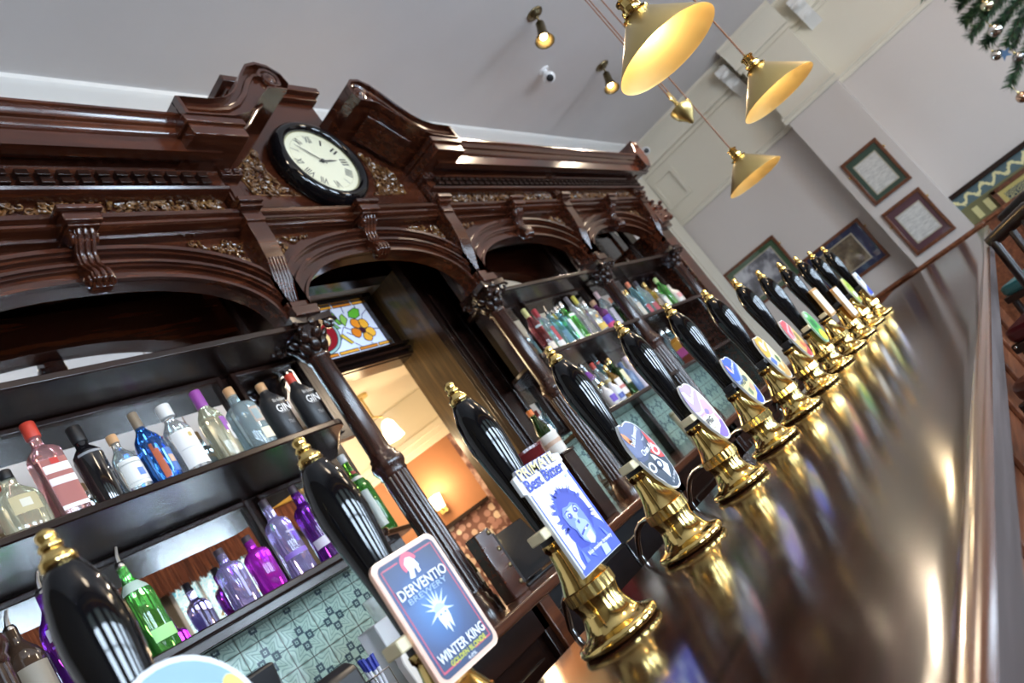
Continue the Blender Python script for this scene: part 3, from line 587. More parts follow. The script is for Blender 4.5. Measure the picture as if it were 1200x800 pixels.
# shelves
def shelf(poly, z, t=.026, name='shelf', fascia=0):
    m = MB().prism(poly, z - t, z, 'xy')
    part(m, name, DARKW, .005)
def rounded_end(x1, y0, r=.09): return [(x1 - r + r * math.sin(a), y0 + r - r * math.cos(a)) for a in [PI / 2 * i / 6 for i in range(7)]]
shelf([(.2, 2.06)] + rounded_end(1.985, 2.06) + [(2.19, 2.47), (2.19, 2.53), (.2, 2.53)], 2.045)
shelf([(.2, 2.12)] + rounded_end(1.93, 2.12, .07) + [(2.26, 2.40), (2.26, 2.53), (.2, 2.53)], 1.60)
part(MB().box(.2, 1.90, 2.15, 2.17, 1.545, 1.575).box(.2, 2.15, 2.40, 2.53, 1.565, 1.60), 'shelf_apron', DARKW, .003)
shelf([(.2, 2.03), (2.10, 2.03), (2.19, 2.47), (2.19, 2.53), (.2, 2.53)], 2.468, .028, 'ledge')
for z, nm in ((2.455, 'ledge'), (2.0, 'shelf'), (1.55, 'shelf')): shelf([(3.62, 2.53), (3.62, 2.47), (3.46, 2.36), (3.40, 2.2), (3.42, 2.06), (6.42, 2.06), (6.42, 2.53)], z, .028, nm)
for x in (4.81,): part(MB().box(x - .03, x + .03, 2.46, 2.53, 1.11, 2.0), 'divider', DARKW, .003)
# columns
def flute(a, z): return 1 - .10 * max(0, math.cos(a * 14)) ** 2
for x in CX:
    M = Matrix.Translation((x, 2.10, 0))
    m = MB().loft([(.072, 1.11), (.072, 1.16), (.064, 1.17), (.066, 1.19), (.056, 1.20), (.056, 1.22)], 32, M=M)
    m.loft([(.055, 1.22), (.055, 1.75)], 112, M=M, shape=flute)
    m.loft([(.055, 1.75), (.060, 1.76), (.058, 1.772), (.066, 1.785), (.070, 1.80), (.066, 1.82), (.056, 1.832), (.058, 1.842), (.050, 1.85), (.0475, 1.87), (.044, 2.31), (.052, 2.316), (.052, 2.33), (.044, 2.336)], 32, M=M)
    part(m, 'column', COLW, angle=60)
    k = MB().loft([(.044, 2.33), (.05, 2.36), (.062, 2.41), (.085, 2.45)], 24, M=M)
    k.prism([(x - .105, 2.0), (x - .03, 2.015), (x + .03, 2.015), (x + .105, 2.0), (x + .09, 2.07), (x + .09, 2.13), (x + .105, 2.2), (x - .105, 2.2), (x - .09, 2.13), (x - .09, 2.07)], 2.455, 2.485, 'xy')
    for i in range(8):
        a = 2 * PI * i / 8 + .39; R = Matrix.Rotation(a, 3, 'Z') @ Matrix.Rotation(.5, 3, 'Y')
        k.ball((x + .057 * math.cos(a), 2.10 + .057 * math.sin(a), 2.365), .028, (.45, .8, 1.2), rot=R)
        k.ball((x + .072 * math.cos(a + .39), 2.10 + .072 * math.sin(a + .39), 2.405), .026, (.5, .8, 1.1), rot=Matrix.Rotation(a + .39, 3, 'Z') @ Matrix.Rotation(.7, 3, 'Y'))
    for sx in (-1, 1):
        for sy in (-1, 1):
            pts = []
            for q in range(15):
                a = q * .55; r = .030 * (1 - q / 16); pts.append((x + sx * (.083 + r * math.cos(a) * .7), 2.10 + sy * (.083 + r * math.cos(a) * .7), 2.432 + r * math.sin(a)))
            k.tube(pts, .0085, 6)
    k.ball((x, 2.02, 2.46), .022, (1, .7, 1)); k.ball((x - .08, 2.1, 2.46), .02)
    part(k, 'capital', DARKW, angle=50)
# arches
def sup(cx, a, b_, zs, n=40, e=2.35):
    out = []
    for i in range(n + 1):
        t = PI - PI * i / n; c_, s_ = math.cos(t), math.sin(t)
        out.append((cx + a * math.copysign(abs(c_) ** (2 / e), c_), zs + b_ * abs(s_) ** (2 / e)))
    return out
ZS, ZT = 2.49, 2.945
def console(mb, x, w=.042, y0=2.03, z0=2.71, z1=2.935):
    pr = [(y0 + .02, z0), (y0 - .02, z0 + .004), (y0 - .045, z0 + .02), (y0 - .05, z0 + .045), (y0 - .035, z0 + .07), (y0 - .02, z0 + .10), (y0 - .03, z0 + .14), (y0 - .07, z0 + .175), (y0 - .085, z0 + .20), (y0 - .075, z1), (y0 + .03, z1)]
    mb.prism(pr, x - w, x + w, 'yz')
    for k in (-.022, 0, .022): mb.tube([(x + k, p[0] - .002, p[1]) for p in pr[1:9]], .009, 6)
    for s in (-1, 1): mb.loft([(.030, 0), (.030, .008), (.018, .014)], 14, M=Matrix.Translation((x + s * w, y0 - .045, z0 + .19)) @ Matrix.Rotation(s * PI / 2, 4, 'Y')); mb.loft([(.024, 0), (.024, .008), (.012, .013)], 14, M=Matrix.Translation((x + s * w, y0 - .015, z0 + .032)) @ Matrix.Rotation(s * PI / 2, 4, 'Y'))
    mb.box(x - w - .028, x + w + .028, y0 - .115, y0 + .03, z1 + .012, z1 + .05).box(x - w - .04, x + w + .04, y0 - .13, y0 + .03, z1 + .05, z1 + .07).box(x - w - .018, x + w + .018, y0 - .10, y0 + .03, z1, z1 + .012)
def carve(mb, poly, y, n, r=.013, d=.006):
    """leaf and scroll carving over an xz polygon"""
    xs = [p[0] for p in poly]; zs = [p[1] for p in poly]
    def inside(x, z):
        c_ = False
        for i in range(len(poly)):
            (x1, z1), (x2, z2) = poly[i], poly[i - 1]
            if (z1 > z) != (z2 > z) and x < (x2 - x1) * (z - z1) / (z2 - z1) + x1: c_ = not c_
        return c_
    k = 0; tries = 0
    while k < n and tries < n * 30:
        tries += 1; x = random.uniform(min(xs), max(xs)); z = random.uniform(min(zs), max(zs))
        if not inside(x, z): continue
        k += 1; a = random.uniform(0, PI)
        if k % 4 == 0:
            pts = [(x + r * 1.3 * (1 - q / 11) * math.cos(a + q * .62), y - d, z + r * 1.3 * (1 - q / 11) * math.sin(a + q * .62)) for q in range(10)]
            mb.tube(pts, r * .3, 5)
        else: mb.ball((x, y - d * .4, z), r * random.uniform(.7, 1.2), (1.3, .75, .5), n=7, rings=4, rot=Matrix.Rotation(a, 3, 'Y'))
for i in range(4):
    x0, x1 = CX[i], CX[i + 1]; cx = (x0 + x1) / 2; hb = (x1 - x0) / 2; a = hb - .078; rise = .30
    inner = sup(cx, a, rise, ZS)
    n = len(inner); outer = [(cx - hb, ZS)] + [(cx - hb + 2 * hb * q / (n - 3), ZT + .005) for q in range(n - 2)] + [(cx + hb, ZS)]
    part(MB().strip(inner, outer, YA, YA + .07), 'arch_board', MAHOG)
    m = MB()
    cl = lambda pts: [(max(cx - hb + .05, min(cx + hb - .05, p[0])), p[1]) for p in pts]
    for o0, o1, y in ((0, .012, YA - .016), (.012, .046, YA - .004), (.046, .056, YA - .022), (.056, .068, YA - .034), (.068, .094, YA - .012), (.094, .104, YA - .034), (.104, .120, YA - .050), (.120, .134, YA - .026)):
        m.strip(cl(sup(cx, a + o0, rise + o0, ZS)), cl(sup(cx, a + o1, rise + o1, ZS)), y, YA + .01)
    part(m, 'arch_moulding', MAHOG, .003, 30)
    k = MB(); console(k, cx, w=.036, z0=2.735); part(k, 'keystone', MAHOG, .004)
    for s in (-1, 1):
        xc = cx + s * (hb - .06); poly = [(xc, 2.79), (xc, 2.925), (xc - s * .27, 2.925), (xc - s * .14, 2.885), (xc - s * .06, 2.84)]
        k = MB(); carve(k, poly, YA - .004, 46, .011); part(k, 'spandrel_carving', CARVE)
# architrave, frieze, dentils, cornice
XA, XB = .2, 6.40
part(MB().prism([(2.06, 2.945), (2.02, 2.945), (2.02, 2.96), (1.985, 2.965), (1.975, 2.972), (1.975, 2.982), (1.99, 2.987), (1.965, 2.998), (1.96, 3.012), (1.985, 3.026), (2.0, 3.03), (2.0, 3.05), (2.06, 3.05)], XA, XB, 'yz'), 'string_course', MAHOG, angle=28)
for a_, b_ in ((.2, 1.995), (3.34, 6.40)): part(MB().box(a_, b_, 2.005, 2.08, 3.05, 3.25), 'frieze_board', MAHOG)
for i in (0, 2, 3):
    x0, x1 = CX[i] + .085, CX[i + 1] - .085
    k = MB(); carve(k, [(x0, 3.045), (x1, 3.045), (x1, 3.125), (x0, 3.125)], 2.0, 300, .015, .010); part(k, 'frieze_carving', CARVE)
    part(MB().box(x0 - .02, x1 + .02, 1.99, 2.01, 3.03, 3.038).box(x0 - .02, x1 + .02, 1.99, 2.01, 3.13, 3.14), 'frieze_fillet', MAHOG, .002)
for a_, b_ in ((.2, 1.995), (3.34, 6.40)): part(MB().prism([(2.01, 3.088), (1.95, 3.088), (1.93, 3.095), (1.925, 3.105), (1.945, 3.108), (1.945, 3.185), (1.925, 3.205), (2.01, 3.205)], a_, b_, 'yz'), 'bed_moulding', MAHOG, angle=28)
for a_, b_ in ((.2, 1.95), (3.40, 6.38)):
    d = MB(); x = a_
    while x < b_ - .04:
        for z in (3.113, 3.148): d.box(x, x + .042, 1.915, 1.946, z, z + .024)
        x += .067
    part(d, 'dentil_trim', DARKW, .002)
CPF = [(2.06, 3.20), (1.87, 3.20), (1.865, 3.185), (1.82, 3.185), (1.82, 3.25), (1.812, 3.256), (1.806, 3.264), (1.80, 3.285), (1.79, 3.29), (1.784, 3.305), (1.772, 3.318), (1.765, 3.322), (1.765, 3.333), (2.06, 3.345)]
SEG = ((.2, 1.995), (3.34, 6.40))
for a_, b_ in ((.2, 1.96), (3.37, 6.45)): part(MB().prism(CPF, a_, b_, 'yz'), 'cornice', MAHOG, angle=24)
# pilaster brackets above the columns
for x in CX:
    m = MB().box(x - .04, x + .04, 1.965, 2.06, 3.045, 3.165).box(x - .052, x + .052, 1.925, 2.06, 3.165, 3.20).box(x - .028, x + .028, 1.957, 1.97, 3.06, 3.15)
    m.box(x - .055, x + .055, 1.93, 2.06, 3.0, 3.018).box(x - .06, x + .06, 1.915, 2.06, 3.018, 3.045).box(x - .048, x + .048, 1.955, 2.06, 2.945, 3.0)
    m.prism([(1.965, 2.945), (1.968, 2.86), (1.985, 2.76), (2.015, 2.67), (2.05, 2.60), (2.06, 2.565), (2.12, 2.565), (2.12, 2.945)], x - .048, x + .048, 'yz')
    m.box(x - .055, x + .055, 2.02, 2.16, 2.53, 2.565).box(x - .065, x + .065, 2.0, 2.18, 2.485, 2.53)
    for k in range(5): m.tube([(x - .032 + .016 * k, 1.983, 2.77), (x - .032 + .016 * k, 2.013, 2.68), (x - .032 + .016 * k, 2.048, 2.605), (x - .032 + .016 * k, 2.058, 2.57)], .0065, 6)
    for dx in (-.035, .008):
        for z in (3.172, 3.186): m.box(x + dx, x + dx + .026, 1.915, 1.93, z, z + .01)
    part(m, 'pilaster_bracket', MAHOG, .003, 30)
# broken pediment with scrolls
CP_ = 2.672
SC = [(-.87, 3.372), (-.72, 3.376), (-.64, 3.395), (-.575, 3.435), (-.51, 3.50), (-.45, 3.575), (-.395, 3.632), (-.33, 3.658), (-.265, 3.648), (-.215, 3.605), (-.205, 3.545), (-.235, 3.505), (-.29, 3.505), (-.35, 3.50), (-.42, 3.445), (-.49, 3.375), (-.56, 3.32), (-.65, 3.29), (-.87, 3.283)]
SI = [(-.87, 3.352), (-.72, 3.355), (-.63, 3.372), (-.56, 3.41), (-.49, 3.475), (-.43, 3.55), (-.38, 3.60), (-.33, 3.618), (-.285, 3.605), (-.25, 3.57), (-.25, 3.54), (-.29, 3.52), (-.34, 3.49), (-.43, 3.40), (-.52, 3.34), (-.62, 3.31), (-.87, 3.305)]
for s in (-1, 1):
    X = lambda pts: [(CP_ - s * p[0], p[1]) for p in pts]
    m = MB().prism(X(SC), 1.745, 2.10, 'xz')
    m.strip(X(SC), [(CP_ - s * (p[0] + (-.33 - p[0]) * .03), p[1] + (3.40 - p[1]) * .06) for p in SC], 1.715, 1.75, closed=True)
    m.tube([(CP_ - s * p[0], 1.742, p[1] - .018) for p in SI[:9]], .014, 8)
    vx = CP_ + s * .285
    pts = [(vx + s * .062 * (1 - q / 24) * math.cos(q * .52), 1.735, 3.572 + .062 * (1 - q / 24) * math.sin(q * .52)) for q in range(22)]
    m.tube(pts, .014, 7); m.loft([(.028, 0), (.028, .02), (.012, .03)], 16, M=Matrix.Translation((vx, 1.745, 3.572)) @ Matrix.Rotation(PI / 2, 4, 'X'))
    part(m, 'pediment_scroll', MAHOG, .005, 30)
    e0, e1 = sorted((CP_ + s * .62, CP_ + s * .87))
    m = MB().box(e0, e1, 1.735, 2.08, 3.195, 3.25).box(e0 - .012, e1 + .012, 1.722, 2.08, 3.25, 3.285)
    part(m, 'pediment_block', MAHOG, .004)
    pn = [(-.345, 3.492), (-.42, 3.437), (-.49, 3.367), (-.55, 3.318)]
    part(MB().prism(X(pn) + [(CP_ - s * (p[0] + .012), p[1] - .010) for p in reversed(pn)], 1.80, 1.97, 'xz'), 'soffit_panel', MAHOG, .004)
part(MB().prism([(2.10, 2.95), (3.32, 2.95), (3.32, 3.32), (3.08, 3.52), (2.93, 3.62), (2.93, 3.76), (2.42, 3.76), (2.42, 3.62), (2.28, 3.52), (2.10, 3.32)], 2.0, 2.12, 'xz').box(2.39, 2.96, 1.97, 2.14, 3.76, 3.79).box(2.37, 2.98, 1.94, 2.15, 3.79, 3.83), 'pediment_board', MAHOG, .004)
for s in (-1, 1):
    poly = [(CP_ + s * p[0], p[1]) for p in ((.345, 3.40), (.43, 3.33), (.515, 3.267), (.507, 3.12), (.25, 3.112), (.325, 3.18), (.352, 3.26), (.352, 3.33))]
    k = MB(); carve(k, poly, 1.997, 130, .013, .008)
    k.tube([(p[0], 1.999, p[1]) for p in poly], .005, 6, closed=True); part(k, 'pediment_carving', CARVE)
m = MB().prism([(6.26, 3.33), (6.48, 3.33), (6.50, 3.37), (6.49, 3.43), (6.45, 3.48), (6.40, 3.50), (6.37, 3.46), (6.33, 3.40), (6.28, 3.36)], 1.76, 2.1, 'xz').prism([(6.30, 3.19), (6.40, 3.19), (6.44, 3.24), (6.48, 3.28), (6.49, 3.335), (6.30, 3.335)], 1.76, 2.1, 'xz').tube([(6.455, 1.76, 3.42), (6.47, 1.76, 3.45), (6.44, 1.76, 3.47), (6.42, 1.76, 3.44), (6.44, 1.76, 3.42)], .012, 6)
m.prism([(6.38, 3.17), (6.48, 3.15), (6.46, 3.02), (6.52, 2.96), (6.62, 2.93), (6.74, 2.86), (6.77, 2.79), (6.66, 2.76), (6.38, 2.74)], 2.0, 2.12, 'xz')
for k in range(40): m.ball((random.uniform(6.46, 6.78), random.uniform(1.98, 2.1), random.uniform(2.76, 2.98)), .03, (1, .8, .7), n=7, rings=4)
part(m, 'end_bracket', MAHOG, .003)

# ------------------------------------------------------------------ the clock
CC = (2.634, 1.999, 3.277)
ck = thing('wall_clock', 'round black cased wall clock with cream dial and Roman numerals', 'clock', CC); ck.scale = (.965, .965, .965)
RY = Matrix.Rotation(PI / 2, 4, 'X')
MB().loft([(.262, 0), (.272, .02), (.272, .05), (.262, .075), (.247, .09), (.228, .092), (.212, .08), (.208, .07), (.208, .03)], 64, M=RY).build('case', BLACK, ck, angle=70)
dial = MB().loft([(.209, .058), (.209, .062)], 64, M=RY).build('dial', mat('cream_dial', '#efecd0', .45), ck)
MB().loft([(.209, .063), (.2035, .063)], 64, M=RY, cap=False).loft([(.1765, .0626), (.175, .0626)], 64, M=RY, cap=False).build('chapter_ring', paint('#b9b27a'), dial)
INK = paint('#2a2a2c')
for i, t in enumerate(('XII', 'I', 'II', 'III', 'IIII', 'V', 'VI', 'VII', 'VIII', 'IX', 'X', 'XI')):
    a = -2 * PI * i / 12; r = .150
    text(t, r * math.sin(-a), r * math.cos(a), .0125 * (1 + .8 * len(t)) if len(t) > 1 else .010, .044, -.0632, INK, dial, 'numeral', rot=a, bold=.01)
def hand(ang, L, w, y, name):
    a = math.radians(ang); M = Matrix.Rotation(a, 4, 'Y')
    MB().prism([(-w * .5, -.025), (w * .5, -.025), (w, L * .55), (0, L), (-w, L * .55)], y, y - .002, 'xz', M=M).loft([(.012, 0), (.012, .004)], 16, M=Matrix.Translation((0, y, 0)) @ RY).build(name, INK, ck)
hand(86, .105, .006, -.066, 'hour_hand'); hand(312, .160, .0035, -.069, 'minute_hand')
MB().loft([(.206, .076), (.206, .078)], 48, M=RY).build('glass', PANE, ck)

# ------------------------------------------------------------------ bottles
PROFS = {
    'std': [(.92, 0), (1, .02), (1, .56), (.97, .60), (.82, .66), (.56, .72), (.40, .77), (.36, .82), (.36, .90)],
    'square': [(.95, 0), (1, .015), (1, .62), (.96, .66), (.80, .70), (.45, .735), (.38, .76), (.37, .90)],
    'tall': [(.92, 0), (1, .02), (1, .60), (.94, .66), (.70, .73), (.45, .79), (.38, .84), (.36, .92)],
    'round': [(.80, 0), (.94, .03), (1, .15), (1, .45), (.95, .55), (.80, .63), (.52, .70), (.36, .75), (.33, .80), (.33, .90)],
    'taper': [(.80, 0), (.84, .02), (.92, .30), (1, .58), (.95, .64), (.66, .70), (.44, .74), (.40, .80), (.40, .90)],
    'wine': [(.95, 0), (1, .02), (1, .50), (.92, .58), (.66, .66), (.46, .74), (.40, .84), (.38, .97), (.42, .975), (.42, .985)],
}
def bottle(label, loc, h, r, body, cap, prof='std', labels=(), sqr=0, sy=1.0, group=None, rz=0.0, capz=(.86, 1.0), capr=.42, pourer=False, words=()):
    t = thing('spirit_bottle', label, 'bottle', loc, group, rz)
    P = PROFS[prof]; top = [q[1] for q in P if q[0] > .9][-1]
    def shp(a, z):
        if not sqr: return 1.0
        n = 2 + (sqr - 2) * max(0, min(1, (top + .12 - z / h) / .14)); c, s = abs(math.cos(a)), abs(math.sin(a))
        return (c ** n + s ** n) ** (-1 / n) * (.90 if sqr > 4 else .95)
    b = MB().loft([(q * r, z * h) for q, z in P], 40, shape=shp, sy=sy).build('body', body, t, angle=60)
    if pourer:
        MB().loft([(.34 * r, .88 * h), (.36 * r, .92 * h), (.25 * r, .95 * h)], 16).tube([(0, 0, .94 * h), (.004, 0, 1.02 * h), (.012, -.004, 1.10 * h)], [.008, .006, .0045]).build('pourer', CHROME, t)
    else:
        MB().loft([(capr * r * .95, capz[0] * h), (capr * r, capz[0] * h + .003), (capr * r, capz[1] * h - .003), (capr * r * .9, capz[1] * h)], 24).build('cap', cap, t)
    def rad(z):
        z /= h
        for (r0, z0), (r1, z1) in zip(P, P[1:]):
            if z0 <= z <= z1: return (r0 + (r1 - r0) * (z - z0) / max(1e-6, z1 - z0)) * r
        return r
    for i, (z0, z1, a0, a1, pm) in enumerate(labels):
        m = MB(); N = 14; vs = []; K = 3
        for kz in range(K + 1):
            z = h * (z0 + (z1 - z0) * kz / K)
            for k in range(N + 1):
                a = -PI / 2 + math.radians(a0 + (a1 - a0) * k / N); q = rad(z) * shp(a, z) + .0006 * (i + 1)
                vs.append((q * math.cos(a), q * math.sin(a) * sy, z))
        m.add(vs, [(j * (N + 1) + k, j * (N + 1) + k + 1, (j + 1) * (N + 1) + k + 1, (j + 1) * (N + 1) + k) for j in range(K) for k in range(N)])
        m.build('label', paint(pm), t)
    for body_, z, w, hh, col_ in words:                 # lettering wrapped flat against the front
        text(body_, 0, z * h, w, hh, -rad(z * h) * sy * shp(-PI / 2, z * h) - .003, paint(col_), t, bold=.01)
    return t
CAPR, CAPB, CAPW, CAPP, CORK, CAPS, CAPG = paint('#c8402e'), paint('#18181a'), paint('#e8e6e2'), paint('#9b4aa0'), paint('#c89a6c'), mat('silver_cap', (.75, .75, .76), .25, 1), mat('gold_cap', (.8, .6, .25), .25, 1)
PLUMC = paint('#3c3038')
G1 = 'gin bottles on the upper shelf'
zL = 2.0458; yb = 2.13
bottle('flat clear flask with dark stopper and gold medal label ending the upper shelf', (.862, yb, zL), .20, .062, STRAW, CAPB, 'round', [(.28, .55, -30, 40, '#bfb28a'), (.36, .48, -8, 18, '#d8d4c4')], sy=.5, group=G1, capr=.3)
bottle('tall square bottle of pink gin with bright red cap', (.972, yb, zL), .325, .045, PINKG, CAPR, 'square', [(.06, .56, -42, 42, '#a8655f'), (.42, .50, -42, 42, '#f0ecea'), (.30, .37, -42, 42, '#e8dede'), (.06, .10, -42, 42, '#efe9e6'), (.50, .56, -14, 14, '#c23028')], sqr=6, group=G1, capr=.46, capz=(.84, 1.0))
bottle('squat all black bottle beside the pink gin', (1.080, yb, zL), .275, .043, mat('black_glass', (.008, .008, .01), .1, coat=1), CAPB, 'taper', [(.60, .63, -60, 60, '#8a8e94')], group=G1, capr=.5, capz=(.80, 1.0))
bottle('small round clear bottle with cork stopper and white label', (1.168, yb, zL), .215, .040, GREYG, CORK, 'round', [(.10, .52, -60, 60, '#e6e6e2'), (.22, .34, 2, 32, '#5c86dc')], group=G1, capr=.40, capz=(.86, 1.0))
bottle('blue bottle with orange figure painted on it', (1.262, yb, zL), .270, .046, BLUEG, paint('#8a7a66'), 'round', [(.04, .42, -34, -8, '#b5562e'), (.40, .50, -34, -22, '#9a4a2a'), (.08, .40, 8, 50, '#2c6ab8'), (.2, .3, 12, 40, '#c8a890')], group=G1, capr=.34, capz=(.76, 1.0))
bottle('clear bottle with broad white label and tall white cap', (1.365, yb, zL), .268, .046, CLEAR, CAPW, 'std', [(.06, .56, -62, 62, '#eceae6'), (.44, .50, 4, 20, '#cdb36a'), (.30, .31, -50, 50, '#c9c8c6')], group=G1, capr=.52, capz=(.82, 1.0))
bottle('straw coloured bottle with purple cap and round purple label', (1.498, yb, zL), .290, .043, STRAW, CAPP, 'std', [(.34, .54, 4, 70, '#8f4aa8'), (.22, .42, 22, 72, '#e4e2e2'), (.30, .37, 36, 58, '#5a5a60')], group=G1, capr=.46, capz=(.76, 1.0))
bottle('pale ribbed bottle with cork stopper, round crest and cream panel', (1.62, yb, zL), .268, .052, PALEB, CORK, 'square', [(.34, .58, -4, 40, '#b3a294'), (.38, .54, 2, 34, '#8fa2a6'), (.08, .24, -2, 44, '#e6dcc0')], sqr=3.4, group=G1, capr=.36, capz=(.86, 1.0))
MATTEB = mat('matt_black_glass', (.022, .022, .024), .42)
GW = [('Birkdale', .56, .052, .014, '#b8b6b2'), ('GIN', .43, .058, .032, '#f2f2f2'), ('London dry', .36, .036, .006, '#c8c8c8'), ('70cl', .20, .024, .016, '#8e8e90')]
bottle('matt black gin bottle with pale wooden stopper', (1.752, yb, zL), .270, .046, MATTEB, CORK, 'std', group=G1, capr=.40, capz=(.80, .93), words=GW)
bottle('matt black gin bottle with red seal at the neck, last before the column', (1.895, yb, zL), .272, .046, MATTEB, CAPR, 'std', group=G1, capr=.40, capz=(.80, .95), words=GW)
G2 = 'violet bottles on the lower shelf'
zM, ym = 1.6008, 2.19
bottle('large dark violet bottle with steel pourer, partly behind the nearest pump', (.835, ym, zM), .33, .050, VIOLET, CAPB, 'std', [(.50, .60, -60, 60, '#c8c6d0'), (.05, .45, -50, 60, '#2a1a40'), (.44, .46, -60, 60, '#8a4ad0')], group=G2, pourer=True)
bottle('dark bottle with black pourer at the frame edge of the lower shelf', (.735, ym, zM), .27, .045, mat('dark_amber_glass', (.05, .03, .02), .1, coat=1), CAPB, 'std', [(.2, .5, -50, 50, '#8a8070')], group=G2, pourer=True)
bottle('green bottle with white neck band and steel pourer', (1.04, ym, zM), .31, .042, GREENG, CAPW, 'std', [(.62, .72, -80, 80, '#b8ccc0'), (.10, .22, -40, 60, '#9fe08a')], sqr=4, group=G2, pourer=True)
bottle('small pale lilac bottle with black stopper', (1.318, ym, zM), .205, .043, LILAC, PLUMC, 'square', [(.1, .6, -10, 0, '#b8b4ea')], group=G2, capr=.36, capz=(.80, 1.0))
bottle('small bright magenta bottle with dark stopper', (1.424, ym, zM), .205, .043, MAGENTA, PLUMC, 'square', group=G2, capr=.36, capz=(.80, 1.0))
bottle('tall violet tinted bottle with ridged foot and white print', (1.548, ym, zM), .295, .045, LILAC, PLUMC, 'square', [(.22, .28, -80, 80, '#8a6ac0'), (.36, .58, 6, 26, '#7a5ac8')], group=G2, capr=.34, capz=(.88, 1.0), words=[('Hartley', .5, .03, .012, '#e8e4f4')])
bottle('deep purple bottle with white paper band round its foot', (1.678, ym, zM), .30, .046, VIOLET, PLUMC, 'square', [(.16, .27, -85, 85, '#d8d0da')], group=G2, capr=.32, capz=(.88, 1.0), words=[('WHITLEY', .46, .05, .012, '#eeeaf6')])
m = bottle('tall green bottle with red seal standing by the opening', (2.10, 2.36, 1.6008), .385, .040, GREENG, CAPW, 'std', [(.66, .70, -90, 90, '#e8e4da'), (.74, .78, -40, 40, '#a83a3a'), (.08, .52, -70, -10, '#dfe8e0')], sqr=4, capr=.42, capz=(.90, 1.0))
# upper shelf beyond the opening
G3 = 'bottles on the upper shelf past the opening'
def row(z, y, items, group):
    for (lb, rx, h, r, body, cap, prof, labels, kw) in items:
        kw = dict(kw); yy = kw.pop('yy', y); bottle(lb, (rx * yy, yy, z), h, r, body, cap, prof, labels, group=group, **kw)
row(2.0008, 2.19, [
    ('red liqueur bottle with pale yellow cap', 1.722, .345, .038, glass('ruby_glass', (.5, .10, .10)), paint('#d8d08a'), 'tall', [(.05, .22, -60, 60, '#e8d8c8'), (.56, .60, -60, 60, '#9ab0b0')], {'capz': (.82, 1.0)}),
    ('red and white labelled bottle with red cap', 1.768, .325, .040, PALEB, paint('#a83038'), 'tall', [(.20, .52, -30, 60, '#b04048'), (.05, .20, -60, 60, '#ece6e4')], {'capz': (.76, 1.0)}),
    ('pale blue bottle with long steel pourer', 1.822, .30, .041, TEAL, CAPB, 'std', [(.1, .4, -50, 50, '#5a8496')], {'pourer': True}),
    ('blue-white gin bottle with broad white panel', 1.872, .30, .042, TEAL, CAPS, 'square', [(.06, .60, -20, 40, '#e0e6ea')], {'sqr': 5}),
    ('green bottle with silver cap and white shoulder label', 1.915, .325, .041, GREENG, CAPS, 'square', [(.60, .66, -50, 50, '#e8ecea'), (.05, .12, -40, 40, '#9fd06a')], {'sqr': 5, 'capr': .5}),
    ('clear bottle with grey cap at the back of the row', 1.972, .35, .036, CLEAR, paint('#6a6266'), 'tall', [(.1, .4, -50, 50, '#d6d2c8')], {'capz': (.80, 1.0)}),
    ('slim bottle with yellow sleeve and purple foot', 2.015, .345, .034, STRAW, paint('#c8b848'), 'tall', [(.04, .16, -70, 70, '#6a4aa8')], {'capz': (.78, 1.0)}),
    ('clear bottle with gold dots and yellow foot', 2.045, .245, .042, CLEAR, CAPS, 'std', [(.04, .22, -70, 70, '#dcb850'), (.40, .48, -40, -15, '#d8a850'), (.48, .56, 5, 30, '#d8a850'), (.30, .38, 10, 40, '#d8a850')], {'yy': 2.105}),
    ('bottle with purple and magenta bands', 2.105, .27, .045, glass('plum_glass', (.45, .12, .40)), paint('#b08a6a'), 'std', [(.05, .24, -80, 80, '#c8386a'), (.24, .46, -80, 80, '#5a3ab0')], {'capr': .45}),
    ('frosted bottle with pink-white cap', 2.165, .33, .036, GREYG, paint('#c8a8a8'), 'tall', [(.1, .5, -50, 50, '#b8b0b8')], {'capz': (.82, 1.0)}),
    ('short dark bottle at the end of the crowded row', 2.222, .20, .036, DGREEN, CAPB, 'round', [(.1, .4, -50, 50, '#a86a5a')], {})], G3)
row(2.0008, 2.19, [
    ('gold capped clear bottle next to the third column', 2.366, .28, .038, CLEAR, CAPG, 'std', [(.1, .5, -50, 50, '#c8c0b0')], {}),
    ('clear bottle with orange cap over a teal sleeve', 2.425, .34, .038, TEAL, paint('#d87a58'), 'tall', [(.05, .30, -50, 60, '#b05058')], {'capz': (.86, 1.0)}),
    ('pale blue bottle with red label and dark cap', 2.488, .33, .040, PALEB, paint('#3a343c'), 'std', [(.04, .30, -60, 60, '#a84850')], {}),
    ('brown bottle with gold neck band', 2.545, .30, .036, AMBER, CAPG, 'std', [(.1, .4, -50, 50, '#8a7868')], {}),
    ('clear round bottle with white label', 2.60, .22, .040, CLEAR, CAPS, 'round', [(.1, .5, -50, 50, '#e6e2da')], {}),
    ('green bottle with pale green cap at the far end of the row', 2.668, .31, .040, GREENG, paint('#b8c888'), 'tall', [(.1, .3, -50, 50, '#5a8a4a')], {'capz': (.86, 1.0)}),
    ('round white and pink flask ending the upper shelf', 2.73, .215, .052, paint('#d8d0c8', .3), paint('#c8b8a8'), 'round', [(.3, .5, -50, 50, '#d89a9a')], {'capr': .3})], 'bottles beyond the third column')
